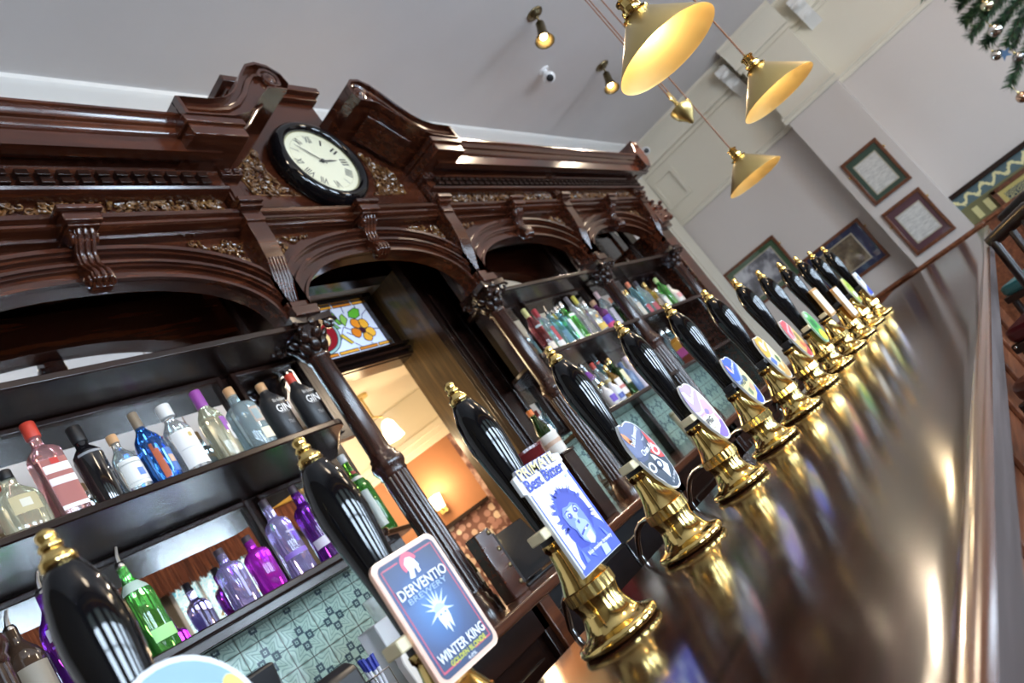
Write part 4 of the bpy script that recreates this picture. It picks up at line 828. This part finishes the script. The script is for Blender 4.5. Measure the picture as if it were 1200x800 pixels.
row(1.5508, 2.19, [
    ('slim bottle with purple sleeve on the middle shelf', 1.795, .36, .034, GREYG, CAPS, 'tall', [(.62, .80, -90, 90, '#8a4aa0')], {'yy': 2.25, 'capz': (.90, 1.0), 'capr': .34}),
    ('clear bottle with red cap on the middle shelf', 1.85, .33, .036, CLEAR, paint('#c04438'), 'std', [(.1, .5, -50, 50, '#d8d4cc')], {'yy': 2.25}),
    ('teal necked tall bottle on the middle shelf', 1.885, .38, .034, TEAL, CAPB, 'tall', [(.80, .84, -80, 80, '#c8584a')], {'yy': 2.25}),
    ('small jar with purple label at the front of the middle shelf', 1.822, .16, .036, paint('#e0dad8', .3), CAPG, 'round', [(.12, .4, -60, 60, '#6a48b8')], {'yy': 2.105, 'capr': .6}),
    ('second small jar, blue and white, beside the purple one', 1.868, .16, .036, paint('#dcdce4', .3), paint('#b8a878'), 'round', [(.1, .3, -60, 60, '#4a5aa0')], {'yy': 2.105, 'capr': .6}),
    ('white labelled bottle with gold top on the middle shelf', 1.902, .25, .036, AMBER, CAPG, 'std', [(.12, .56, -60, 60, '#ece4de'), (.28, .36, -60, 60, '#c87a70')], {'yy': 2.13}),
    ('dark bottle with tall cream label on the middle shelf', 1.945, .285, .042, DGREEN, CAPG, 'square', [(.28, .62, -34, 40, '#e4dcb4')], {'yy': 2.14, 'sqr': 5}),
    ('slate blue bottle on the middle shelf', 1.992, .24, .044, paint('#5a7094', .3), paint('#4a5a7c'), 'std', [], {}),
    ('white and pink wrapped bottle ending the middle shelf', 2.045, .26, .050, paint('#d8ccd4', .4), paint('#d8c0c8'), 'taper', [(.12, .3, -40, 40, '#5a78b0'), (.34, .42, 10, 50, '#d8703a')], {})], 'bottles on the middle shelf')
row(1.5508, 2.19, [
    ('silver topped bottle behind the bright cartons', 2.40, .36, .036, GREYG, CAPS, 'tall', [], {'yy': 2.27}),
    ('second silver topped bottle behind the bright cartons', 2.448, .355, .036, TEAL, CAPS, 'tall', [], {'yy': 2.27})], 'bottles behind the cartons')
def carton(label, x, y, z, w, d, h, cols):
    t = thing('drinks_carton', label, 'carton', (x, y, z), 'cartons on the middle shelf')
    m = MB(); ms = []
    for i, c in enumerate(cols): m.box(-w / 2, w / 2, -d / 2, d / 2, h * i / len(cols), h * (i + 1) / len(cols), i); ms.append(paint(c))
    m.build('box', ms, t); MB().prism([(-w / 2, h), (w / 2, h), (0, h + .03)], -d / 2, d / 2, 'xz').build('folded_top', ms[-1], t)
carton('pink and brown carton on the middle shelf', 5.29, 2.15, 1.5508, .08, .08, .19, ['#7a3a24', '#c85a9a', '#d89a3c'])
carton('yellow-green and orange carton on the middle shelf', 5.40, 2.15, 1.5508, .08, .08, .19, ['#8a4a28', '#d8786a', '#c8c85a'])

# ------------------------------------------------------------------ things on the back counter
ZC = 1.1108
BLK = paint('#141416', .3)
t = thing('till_screen', 'black glossy till screen standing before the opening', 'till', (2.30, 1.97, ZC))
Mx = Matrix.Translation((0, 0, .02)) @ Matrix.Rotation(-.25, 4, 'X')
MB().box(-.135, .125, -.012, .012, .0, .215, 0, Mx).build('screen', mat('till_glass', (.012, .014, .018), .12, coat=.6), t, bevel=.005)
MB().box(-.165, -.13, -.02, .05, .02, .24).build('card_reader', BLACKP, t, bevel=.004); MB().loft([(.011, .235), (.011, .262)], 14, M=Matrix.Translation((-.125, .01, 0))).build('knob', CHROME, t)
MB().box(-.10, .10, .01, .14, 0, .012).prism([(.02, .012), (.11, .012), (.06, .13), (.03, .13)], -.03, .03, 'yz').build('stand', BLACKP, t, bevel=.003)
t = thing('studded_post', 'dark wooden post with metal studs on the back counter', 'post', (2.07, 1.94, ZC))
MB().box(-.045, .045, -.03, .03, 0, .27).build('post', MAHOG, t, bevel=.005)
for z in (.04, .11, .18, .25): MB().ball((.03, -.031, z), .010, (1, .6, 1)).build('stud', ABRASS, t)
t = thing('notice_card', 'small white handwritten card on the cork wall', 'card', (4.03, 3.755, 1.33)); t.rotation_euler = (0, 0, math.atan2(D.y, D.x))
MB().box(-.10, .06, -.010, -.004, -.10, .10).build('card', paint('#e6dfda'), t)
k = MB()
for z in (.06, .03, 0, -.03, -.06): k.box(-.07, .03, .0 - .0112, -.0104, z, z + .006)
k.build('handwriting', paint('#8a8088'), t)
m = bottle('dark green wine bottle with white label behind the copper-edged badge', (2.18, 2.2, ZC), .37, .043, DGREEN, DGREEN, 'wine', [(.30, .42, -70, 70, '#e0ddd6')], capr=.42, capz=(.95, .99))
BLUEP = paint('#1c2c9c', .4)
t = thing('pen_holder', 'wire pen holder on the back counter', 'pen holder', (1.365, 1.90, ZC))
wm = MB()
for z in (.004, .05, .10): wm.tube([(x, y, z) for x, y in ((-.03, -.03), (.03, -.03), (.03, .03), (-.03, .03))], .0022, 5, closed=True)
for x, y in ((-.03, -.03), (.03, -.03), (.03, .03), (-.03, .03)): wm.tube([(x, y, .002), (x, y, .10)], .0022, 5)
wm.box(-.03, .03, -.03, .03, 0, .003).build('wire_frame', CHROME, t)
for k_, (dx, dy, lx, L) in enumerate(((-.012, -.010, -.006, .155), (.0, -.005, .004, .15), (.012, .0, .012, .152), (-.004, .012, -.01, .158), (.014, .014, .0, .149))):
    p = thing('ballpoint_pen', 'blue pen standing in the wire holder', 'pen', (1.365 + dx, 1.90 + dy, ZC + .004), 'blue pens in the wire holder')
    MB().tube([(0, 0, 0), (lx, 0, L - .035)], .0045, 8).build('barrel', paint('#d8dae6'), p); MB().tube([(lx * .78, 0, L - .04), (lx, 0, L)], .0062, 8).build('cap', BLUEP, p)
t = thing('receipt_printer', 'black receipt printer on the back counter', 'printer', (1.19, 1.98, ZC))
MB().prism([(-.10, 0), (.10, 0), (.10, .11), (.03, .165), (-.06, .185), (-.10, .16)], -.14, .13, 'yz').build('housing', BLACKP, t, bevel=.012)
MB().box(-.10, .10, -.085, -.05, .12, .135).build('paper_slot', paint('#0a0a0b'), t)
t = thing('paper_sheet', 'sheet of white paper against the tiles behind the printer', 'paper', (1.36, 2.36, ZC + .004)); MB().box(-.07, .07, -.002, .002, 0, .22, 0, Matrix.Rotation(-.5, 4, 'X')).build('sheet', paint('#eeeef0'), t)
t = thing('monitor', 'black screen seen from behind, beside the nearest green bottle', 'screen', (.96, 1.86, ZC)); MB().box(-.14, .09, -.012, .012, .06, .30, 0, Matrix.Rotation(.25, 4, 'X')).build('panel', BLACKP, t, bevel=.006); MB().box(-.08, .06, -.04, .09, 0, .012).box(-.03, .01, 0, .03, 0, .16).build('stand', BLACKP, t)
def tumbler(label, x, y, h, r, words=()):
    t = thing('drinking_glass', label, 'glass', (x, y, ZC)); MB().loft([(r * .8, 0), (r * .85, .004), (r, h), (r - .003, h), (r * .8 - .002, .012), (.001, .012)], 28, cap=False).build('bowl', CLEAR, t, angle=60)
    for b_, z, w, hh, c_ in words: text(b_, 0, z, w, hh, -r * .97, paint(c_), t, bold=.01)
tumbler('tall glass printed in white and blue letters, behind the copper-edged badge', 1.66, 2.08, .30, .055, [('MIXERS', .25, .075, .026, '#f2f3f8'), ('fresh', .21, .06, .018, '#3a50a8'), ('tonic', .18, .06, .018, '#3a50a8'), ('& ice', .15, .05, .016, '#3a50a8')])
t = thing('acrylic_box', 'frosted clear box beside the printed glass', 'box', (1.525, 2.0, ZC)); MB().box(-.04, .04, -.05, .05, 0, .22).build('box', mat('frosted_acrylic', (.8, .8, .84), .25, 0, trans=.6), t, bevel=.004)
t = thing('paper_twist', 'crumpled white paper by the pens', 'paper', (1.47, 1.87, ZC)); MB().prism([(-.03, 0), (.035, .0), (.028, .09), (.01, .13), (-.012, .11), (-.02, .14), (-.036, .08)], -.012, .02, 'xz').build('sheet', paint('#e4e0da'), t, bevel=.004)
MAROON = mat('maroon_enamel', '#5c1c1e', .25, coat=.5)
t = thing('ice_bucket', 'maroon ice bucket standing on the back counter', 'bucket', (2.665, 2.0, ZC)); MB().loft([(.075, 0), (.08, .01), (.10, .43), (.108, .44), (.108, .452), (.098, .45), (.09, .42), (.001, .40)], 32, cap=False).build('pail', MAROON, t)
MB().tube([(-.10, 0, .43), (-.12, 0, .45), (-.125, 0, .50), (-.10, 0, .52)], .006).ball((-.11, 0, .50), .018).build('handle', BRASSD, t)
bottle('dark bottle with orange foil neck standing in a white cooler', (2.89, 1.985, ZC + .3687), .25, .034, DGREEN, paint('#d8702c'), 'wine', capr=.46, capz=(.86, .98))
t = thing('wooden_stand', 'narrow dark wooden stand under the white bottle cooler', 'stand', (2.89, 1.985, ZC)); MB().box(-.05, .05, -.05, .05, 0, .345).box(-.055, .055, -.055, .055, .345, .36).build('body', DARKW, t, bevel=.004)
t = thing('bottle_cooler', 'short white bottle cooler on a dark stand above the chimpanzee badge', 'cooler', (2.89, 1.985, ZC + .3607)); m = MB()
m.loft([(.046, 0), (.048, .004), (.050, .095), (.053, .10), (.053, .11), (.049, .11), (.046, .10), (.044, .008), (.001, .007)], 28, cap=False).build('body', paint('#e8e2d8'), t); MB().loft([(.0500, .05), (.0505, .07)], 28, cap=False).build('printed_band', paint('#c8a890'), t)
for i, (x, y, L) in enumerate(((3.50, 2.13, 'nearest'), (3.63, 2.12, 'middle'), (3.56, 2.27, 'rear'))):
    t = thing('spirit_measure_jar', '%s jar of brass-coloured bottle tops below the shelves' % L, 'jar', (x, y, ZC), 'jars of bottle tops')
    MB().loft([(.045, 0), (.05, .01), (.05, .16), (.046, .18)], 24).build('jar', CLEAR, t); c = MB()
    for k in range(26): c.ball((random.uniform(-.03, .03), random.uniform(-.03, .03), random.uniform(.02, .14)), .014, (1, 1, .5), n=7, rings=4)
    c.build('bottle_tops', ABRASS, t)
for i, (x, L) in enumerate(((4.50, 'cream cup nearest the tiles on the back counter'), (4.60, 'cream cup in the middle of three on the back counter'), (4.70, 'cream cup last of three along the back counter'))):
    t = thing('cup', L, 'cup', (x, 2.15, ZC), 'cream cups'); MB().loft([(.03, 0), (.032, .006), (.042, .22), (.04, .225), (.03, .02), (.001, .02)], 20, cap=False).build('body', paint('#e0d6b8'), t); MB().loft([(.0425, .20), (.0425, .212)], 20, cap=False).build('rim_band', paint('#c8b88a'), t)
t = thing('bottle_fridge', 'black bottle fridge under the back counter', 'fridge', (2.66, 1.86, 0))
MB().box(-.58, .6, 0, .6, 0, 1.06).build('cabinet', BLACKP, t, bevel=.004)
for s in (0, 1):
    d_ = MB().box(-.57 + s * .59, .01 + s * .58, -.03, 0, .1, 1.0).build('door', mat('fridge_door', (.02, .02, .024), .12, coat=.8), t, bevel=.004); MB().tube([(-.02 + s * .07, -.03, .3), (-.02 + s * .07, -.06, .32), (-.02 + s * .07, -.06, .8), (-.02 + s * .07, -.03, .82)], .008).build('handle', CHROME, d_)

# ------------------------------------------------------------------ lamps
BULB = mat('lit_bulb', '#fff0d0', .4, emit=9.0, ecol='#ffdc9c')
def pendant(label, loc, D_, weight=None):
    t = thing('pendant_lamp', label, 'lamp', loc, 'brass rise and fall pendant lamps')
    R = D_ / 2; H = D_ * .47
    MB().loft([(R * .16, H), (R * .20, H * .985), (R, .004), (R * 1.012, 0)], 56, cap=False).build('lamp_shade', BRASSD, t, angle=70)
    MB().loft([(R * .15, H * .985), (R * .19, H * .965), (R * .985, .006), (R * 1.012, 0)], 56, cap=False).build('shade_lining', BRASSIN, t, angle=70)
    MB().loft([(R * .26, H * .93), (R * .28, H * .96), (R * .20, H * 1.0), (R * .17, H * 1.03), (R * .19, H * 1.06), (R * .19, H * 1.14), (R * .14, H * 1.17), (R * .14, H * 1.30), (R * .17, H * 1.32), (R * .17, H * 1.36), (R * .08, H * 1.40), (R * .03, H * 1.46)], 28).tube([(R * .2, 0, H * 1.02), (R * .30, 0, H * 1.02)], R * .05).build('gallery', BRASS, t)
    MB().tube([(0, 0, H * 1.45), (0, 0, CZ - loc[2])], .0035, 6).build('cord', paint('#8a5a40'), t)
    MB().loft([(.055, CZ - loc[2] - .02), (.06, CZ - loc[2])], 24).build('ceiling_rose', BRASSD, t)
    MB().ball((0, 0, H * .60), R * .20, (1, 1, 1.25), n=16, rings=10).build('bulb', BULB, t)
    light('pendant_lamp_light', 'POINT', (loc[0], loc[1], loc[2] + H * .25), 4.2, LAMPW, .04)
    if weight:
        w = MB().loft([(.002, -.075), (.012, -.066), (.016, -.055), (.045, -.02), (.055, .01), (.055, .022), (.04, .03), (.012, .04), (.008, .06)], 28, M=Matrix.Translation(weight)); w.build('counterweight', BRASSD, t)
        MB().loft([(.03, -.006), (.034, 0), (.03, .006)], 20, M=Matrix.Translation((weight[0], weight[1], weight[2] + .085)) @ Matrix.Rotation(PI / 2, 4, 'X')).build('pulley', BRASSD, t)
        MB().tube([(weight[0] - .034, weight[1], weight[2] + .085), (weight[0] - .034, weight[1], CZ - loc[2])], .003, 6).tube([(weight[0] + .034, weight[1], weight[2] + .085), (weight[0] + .034, weight[1], CZ - loc[2])], .003, 6).build('counterweight_cord', paint('#8a5a40'), t)
    return t
pendant('nearest and largest looking cone brass pendant lamp, glowing inside', (1.86, .298, 2.035), .285)
pendant('brass pendant lamp hanging in front of the chimney breast', (2.85, .27, 2.00), .285)
pendant('brass pendant lamp with an acorn counterweight beside its cord', (3.70, .67, 1.985), .285, weight=(-.27, .0, .41))
def spot(label, x, y, tgt):
    t = thing('ceiling_spotlight', label, 'spotlight', (x, y, CZ), 'antique brass ceiling spotlights')
    d = (Vector(tgt) - Vector((x, y, CZ - .08))).normalized(); d = (d + Vector((0, 0, -1.2))).normalized()
    M = Matrix.Translation((.02, .02, -.07)) @ d.to_track_quat('-Z', 'Y').to_matrix().to_4x4()
    MB().loft([(.062, -.012), (.066, -.004), (.066, 0)], 28).loft([(.03, -.03), (.05, -.012)], 20).build('mount', ABRASS, t)
    MB().tube([(0, 0, -.02), (.01, .01, -.05), (.02, .02, -.08)], .009).build('arm', ABRASS, t)
    MB().loft([(.026, 0), (.032, -.01), (.036, -.10), (.046, -.14), (.068, -.19), (.072, -.196), (.066, -.193), (.042, -.14), (.032, -.10)], 28, M=M, cap=False).loft([(.001, .004), (.026, 0)], 20, M=M).build('lamp_shade', ABRASS, t)
    MB().ball((0, 0, 0), .030, (1, 1, .8), n=16, rings=8).build('bulb', BULB, t, loc=(M @ Vector((0, 0, -.150))))
    p = Vector((x, y, CZ)) + (M @ Vector((0, 0, -.21)))
    light('ceiling_spotlight_beam', 'SPOT', p, 150, ROOMW, .03, target=tgt, spot=75, blend=.7)
spot('ceiling spotlight above the clock', 4.93, 1.30, (2.7, 2.1, 2.9)); spot('ceiling spotlight next to the nearest pendant lamp', 6.42, 1.53, (4.6, 2.1, 2.9)); spot('ceiling spotlight half hidden by the nearest pendant lamp', 6.75, 1.25, (5.8, 2.1, 2.6))
light('ceiling_spotlight_beam', 'SPOT', (1.2, .6, 4.0), 26, ROOMW, .03, target=(1.5, 2.1, 2.9), spot=80, blend=.7)  # spot light alone, out of view, no fixture modelled
light('room_fill_light', 'POINT', (5.8, -1.6, 3.6), 60, ROOMW, .25)  # this and the next: added fill lights, unseen, no lamp modelled
light('room_fill_light', 'POINT', (1.6, -1.6, 3.6), 40, ROOMW, .25)
def camera_dome(label, loc, tgt, mount):
    t = thing('security_camera', label, 'camera', loc)
    d = Vector(tgt).normalized(); M = d.to_track_quat('-Z', 'Y').to_matrix().to_4x4()
    MB().tube([(0, 0, 0), mount], .022, 12).loft([(.045, -.006), (.05, .004)], 20, M=Matrix.Translation(mount) @ Vector(mount).normalized().to_track_quat('Z', 'Y').to_matrix().to_4x4()).build('mount', WHITEP, t)
    MB().ball((0, 0, 0), .052, n=20, rings=12).build('ball_housing', WHITEP, t, angle=70); MB().loft([(.030, -.042), (.030, -.052), (.02, -.055)], 20, M=M).build('lens', BLACKP, t)
camera_dome('white ball security camera on the ceiling near a spotlight', (5.60, 1.72, CZ - .08), (-.8, -.3, -.6), (0, 0, .078))
camera_dome('white ball security camera above the far end of the back bar', (8.6, 2.30, 4.02), (-.8, -.4, -.3), (.06, .12, .06))

# ------------------------------------------------------------------ pictures
def picture(label, x, y0, y1, z0, z1, mount_c, inner, art_items, glassy=True):
    cy, cz = (y0 + y1) / 2, (z0 + z1) / 2; t = thing('framed_picture', label, 'picture', (x, cy, cz)); w, h = (y1 - y0) / 2, (z1 - z0) / 2; f = .035
    m = MB()
    for a in ((-w, w, -h, -h + f), (-w, w, h - f, h), (-w, -w + f, -h + f, h - f), (w - f, w, -h + f, h - f)): m.box(-.03, -.004, *a)
    m.build('frame', FRAMEW, t, bevel=.006)
    MB().box(-.012, -.005, -w + f, w - f, -h + f, h - f).build('mount', paint(mount_c), t)
    a, b_, c, d = inner
    MB().box(-.0145, -.012, a, b_, c, d).build('print', art_items, t)
    gm = MB(); s = .012
    for q in ((a - s, b_ + s, c - s, c), (a - s, b_ + s, d, d + s), (a - s, a, c, d), (b_, b_ + s, c, d)): gm.box(-.0142, -.012, *q)
    gm.build('inner_border', paint('#b9ae98'), t)
    MB().box(-.020, -.018, -w + f, w - f, -h + f, h - f).build('glass', PANE, t)
    MB().ball((-.01, -w - .004, h * .55), .014).ball((-.01, w + .004, h * .4), .014).build('fixing', BRASS, t)
def photo(name, stops, sc, seed):
    m = mat(name, '#808080', .5); g = NT(m); f = g.noise(g.coords((1, 1, 1)), sc, 5, .6); g.col(g.ramp(f, stops)); return m
PH1 = photo('grey_dog_print', [(.34, '#2c2c30'), (.48, '#6f6f78'), (.56, '#b6b6bc'), (.7, '#cfcfd2')], 4.2, 1)
PH2 = photo('sepia_group_print', [(.3, '#2a2119'), (.5, '#6a5a44'), (.7, '#a8987a')], 7, 2)
DOC = mat('document_print', '#dedcd6', .5); g = NT(DOC); f = g.noise(g.coords((1, 1, 14)), 14, 2); g.col(g.ramp(f, [(.42, '#b9b8b4'), (.5, '#e2e0da')]))
picture('green mounted picture of two grey dogs on the end wall', XE, 1.90, 2.66, 1.74, 2.32, '#3c5a3c', (-.27, .27, -.19, .19), PH1)
picture('navy mounted old photograph on the end wall', XE, 1.10, 1.84, 1.32, 1.87, '#1c2a50', (-.21, .19, -.16, .17), PH2)
picture('green mounted certificate, upper frame on the chimney breast', 8.7, .43, .855, 1.82, 2.385, '#2f4a3c', (-.12, .12, -.19, .17), DOC)
picture('maroon mounted certificate, lower frame on the chimney breast', 8.7, .445, .878, 1.155, 1.715, '#5a3440', (-.125, .125, -.17, .16), DOC)

# patterned panelling beyond the chimney breast
SCROLL = mat('scroll_pattern', '#53656a', .6); g = NT(SCROLL); v = g.coords((1, 1, 1)); s_ = g.n('ShaderNodeSeparateXYZ'); g.t.links.new(v, s_.inputs[0])
wv = g.math('ABSOLUTE', g.math('SUBTRACT', g.math('MULTIPLY', g.math('SINE', g.math('MULTIPLY', s_.outputs[1], 42.0)), .035), g.math('SUBTRACT', s_.outputs[2], .335)))
nz = g.noise(v, 40, 2); g.col(g.mix(g.math('LESS_THAN', g.math('ADD', wv, g.math('MULTIPLY', g.math('SUBTRACT', nz, .5), .06)), .02), '#4f6468', '#d8cf9a'))
TAP = mat('woven_carpet_pattern', '#6a5a3a', .8); g = NT(TAP); v = g.coords(); vo = g.n('ShaderNodeTexVoronoi'); vo.inputs['Scale'].default_value = 22; g.put(vo.inputs['Vector'], v)
g.col(g.ramp(g.math('FRACT', g.math('MULTIPLY', vo.outputs['Distance'], 3.2)), [(.1, '#26333c'), (.35, '#6a6f58'), (.6, '#c8bc84'), (.85, '#3c4a50')]))
tp = thing('wall_tapestry', 'large framed tapestry panelling with cream scroll border beyond the chimney breast', 'tapestry', (XE, -.6, 1.0), local=False)
MB().box(XE - .06, XE, -1.9, .33, 1.40, 1.455).build('top_rail', DARKW, tp, bevel=.005); MB().box(XE - .03, XE, -1.9, .33, 1.27, 1.40).build('scroll_border', SCROLL, tp)
MB().box(XE - .04, XE, -1.9, .33, 1.25, 1.27).box(XE - .03, XE, -1.9, .33, 1.07, 1.25).build('lower_panel', paint('#6a6640'), tp)
for y in (.22, .10): MB().box(XE - .036, XE - .03, y - .03, y + .03, 1.09, 1.22).build('figure_motif', paint('#c8c088'), tp)
fm = MB(); 
for q in ((-1.6, .04, 1.20, 1.245), (-1.6, .04, .48, .53), (-.01, .04, .48, 1.245), (-1.6, -1.55, .48, 1.245)): fm.box(XE - .075, XE - .03, *q)
fm.build('panel_frame', FRAMEW, tp, bevel=.005)
MB().box(XE - .055, XE - .045, -1.55, -.01, .53, 1.20).build('carpet_panel', TAP, tp)
bm_ = MB()
for q in ((-1.55, -.01, 1.16, 1.20), (-.05, -.01, .53, 1.16), (-1.43, -.13, 1.05, 1.075), (-.155, -.13, .60, 1.075)): bm_.box(XE - .058, XE - .055, *q)
bm_.build('rope_border', paint('#b8a860'), tp)

# ------------------------------------------------------------------ bar stools
TEALS = mat('teal_leather', '#2f7a80', .3); MARO = mat('maroon_leather', '#4a141c', .3)
def stool(label, loc, rz, seatm, nails=False):
    t = thing('bar_stool', label, 'bar stool', loc, 'dark wooden bar stools', rz)
    MB().box(-.2, .2, -.19, .19, .70, .74).build('seat_frame', STOOLW, t, bevel=.006)
    MB().prism(rrect(-.2, .2, -.19, .19, .05), .74, .80, 'xy').build('seat_pad', seatm, t, bevel=.018)
    for sx in (-1, 1):
        MB().tube([(sx * .21, -.2, 0), (sx * .17, -.16, .70)], .02, 10).build('leg', STOOLW, t)
        MB().tube([(sx * .21, .2, 0), (sx * .17, .17, .72), (sx * .175, .19, .85), (sx * .18, .25, 1.12)], .02, 10).build('leg', STOOLW, t)
    for z, x0 in ((.26, .20), (.34, .195)): MB().tube([(-x0, -.19, z), (x0, -.19, z)], .014, 8).tube([(-x0, .19, z + .05), (x0, .19, z + .05)], .012, 8).tube([(-x0, -.19, z + .02), (-x0, .19, z + .02)], .012, 8).tube([(x0, -.19, z + .02), (x0, .19, z + .02)], .012, 8).build('footrail', STOOLW, t)
    MB().tube([(-.2, .255, 1.10), (0, .27, 1.135), (.2, .255, 1.10)], [.03, .034, .03], 10).build('top_rail', STOOLW, t)
    for x in (-.10, -.033, .033, .10): MB().tube([(x, .195, .80), (x, .255, 1.11)], .013, 8).build('back_slat', STOOLW, t)
    if nails:
        n_ = MB()
        for k in range(9): n_.ball((-.18 + .045 * k, -.192, .73), .007)
        n_.build('nail_trim', CHROME, t)
stool('bar stool with a teal seat at the far end of the bar', (5.1, .06, 0), -2.21, TEALS)
stool('bar stool with a maroon seat and nail trim beside the bar', (3.62, .07, 0), -2.0, MARO, True)
stool('bar stool with a brown seat, nearest along the bar front', (2.55, .06, 0), -2.45, mat('brown_leather', '#5a3020', .35))

# ------------------------------------------------------------------ fir branches with baubles
FIR = mat('fir_needles', '#2c4a2a', .6); g = NT(FIR); g.col(g.ramp(g.noise(g.coords(), 30, 2), [(.35, '#182e1c'), (.55, '#30522f'), (.7, '#5a7a4a')]))
TWIG = paint('#4a3a2a')
gx, gy, gz = 6.6, -1.05, 2.35
ga = thing('fir_garland', 'bunch of green fir branches hanging from the ceiling', 'garland', (gx, gy, gz))
random.seed(21)
tips = []
def branch(p0, p1, parent_mb, twig):
    p0, p1 = Vector(p0), Vector(p1); ax = p1 - p0; L = ax.length; twig.tube([p0, p0 + ax * .5 + Vector((0, 0, .02)), p1], [.012, .009, .004], 6)
    n = int(L * 900); up = ax.normalized().orthogonal(); w = ax.normalized().cross(up)
    for k in range(n):
        s = random.random() ** .8; c = p0 + ax * s + Vector((0, 0, .08 * s * (1 - s))); a = random.uniform(0, 2 * PI)
        d = (up * math.cos(a) + w * math.sin(a)) * .040 + ax.normalized() * .045
        q = c + d; side = d.cross(ax).normalized() * .0028
        parent_mb.add([c - side, c + side, q], [(0, 1, 2)]).add([c - side.cross(d).normalized() * .0035, c + side.cross(d).normalized() * .0035, q], [(0, 1, 2)])
twm = MB()
twm.tube([(0, 0, -.3), (0, 0, .2)], .03, 8).tube([(0, 0, .2), (0, 0, CZ - gz)], .006, 6)
BR = [(-.05, .50, -.12), (.05, .44, .02), (-.1, .42, .22), (0, .52, .35), (.1, .36, -.36), (-.1, .30, .45), (.2, .40, .15), (-.3, .2, 0), (.3, -.2, .1), (0, -.5, .1), (-.3, -.3, .3), (.3, .2, .4), (0, -.3, -.3), (.05, .3, -.62), (0, .38, .12), (-.02, .46, -.02), (-.1, .475, -.235), (-.1, .395, -.34), (-.1, .54, -.575), (-.24, .33, .055), (-.22, .39, -.095), (-.1, .435, -.24)]
nb = MB()
for i, b_ in enumerate(BR): branch((0, 0, b_[2] * .5), b_, nb, twm)
nb.build('needles', FIR, ga); twm.build('branch', TWIG, ga)
SILV = mat('silver_bauble', (.72, .70, .66), .12, 1); GOLDM = mat('copper_bauble', (.62, .40, .28), .2, 1); OLIVE = mat('champagne_bauble', (.74, .68, .45), .15, 1)
def bauble(label, x, y, z, r, m):
    t = thing('bauble', label, 'bauble', (x, y, z), 'baubles on the fir branches'); MB().ball((0, 0, 0), r, n=24, rings=14).build('ball', m, t, angle=80); MB().loft([(r * .2, r * .95), (r * .2, r * 1.2)], 12).tube([(0, 0, r * 1.2), (0, 0, r * 2.4)], .002, 5).build('cap', CAPG, t)
bauble('champagne bauble hanging highest, at the branch tip', 6.36, -.724, 2.293, .040, OLIVE); bauble('silver bauble hanging below the lowest long branch', 6.5, -.578, 2.005, .038, SILV)
bauble('dull grey bauble beside the silver one', 6.5, -.657, 1.897, .038, mat('pewter_bauble', (.40, .38, .36), .25, 1)); bauble('copper bauble hanging lowest of all', 6.5, -.513, 1.662, .040, GOLDM); bauble('bright silver bauble among the needles', 6.38, -.66, 2.13, .045, SILV)
t = thing('star_ornament', 'small blue star hanging among the baubles', 'star', (6.5, -.615, 1.975), 'ornaments'); pts = []
for k in range(10): a = PI / 2 + k * PI / 5; r = .05 if k % 2 == 0 else .02; pts.append((r * math.cos(a), r * math.sin(a)))
MB().prism(pts, -.006, .006, 'yz').build('star', paint('#4a6a8c', .3), t); MB().tube([(0, 0, .04), (0, 0, .11)], .002, 5).build('thread', TWIG, t)

for o in bpy.data.objects:
    if 'local' in o: del o['local']
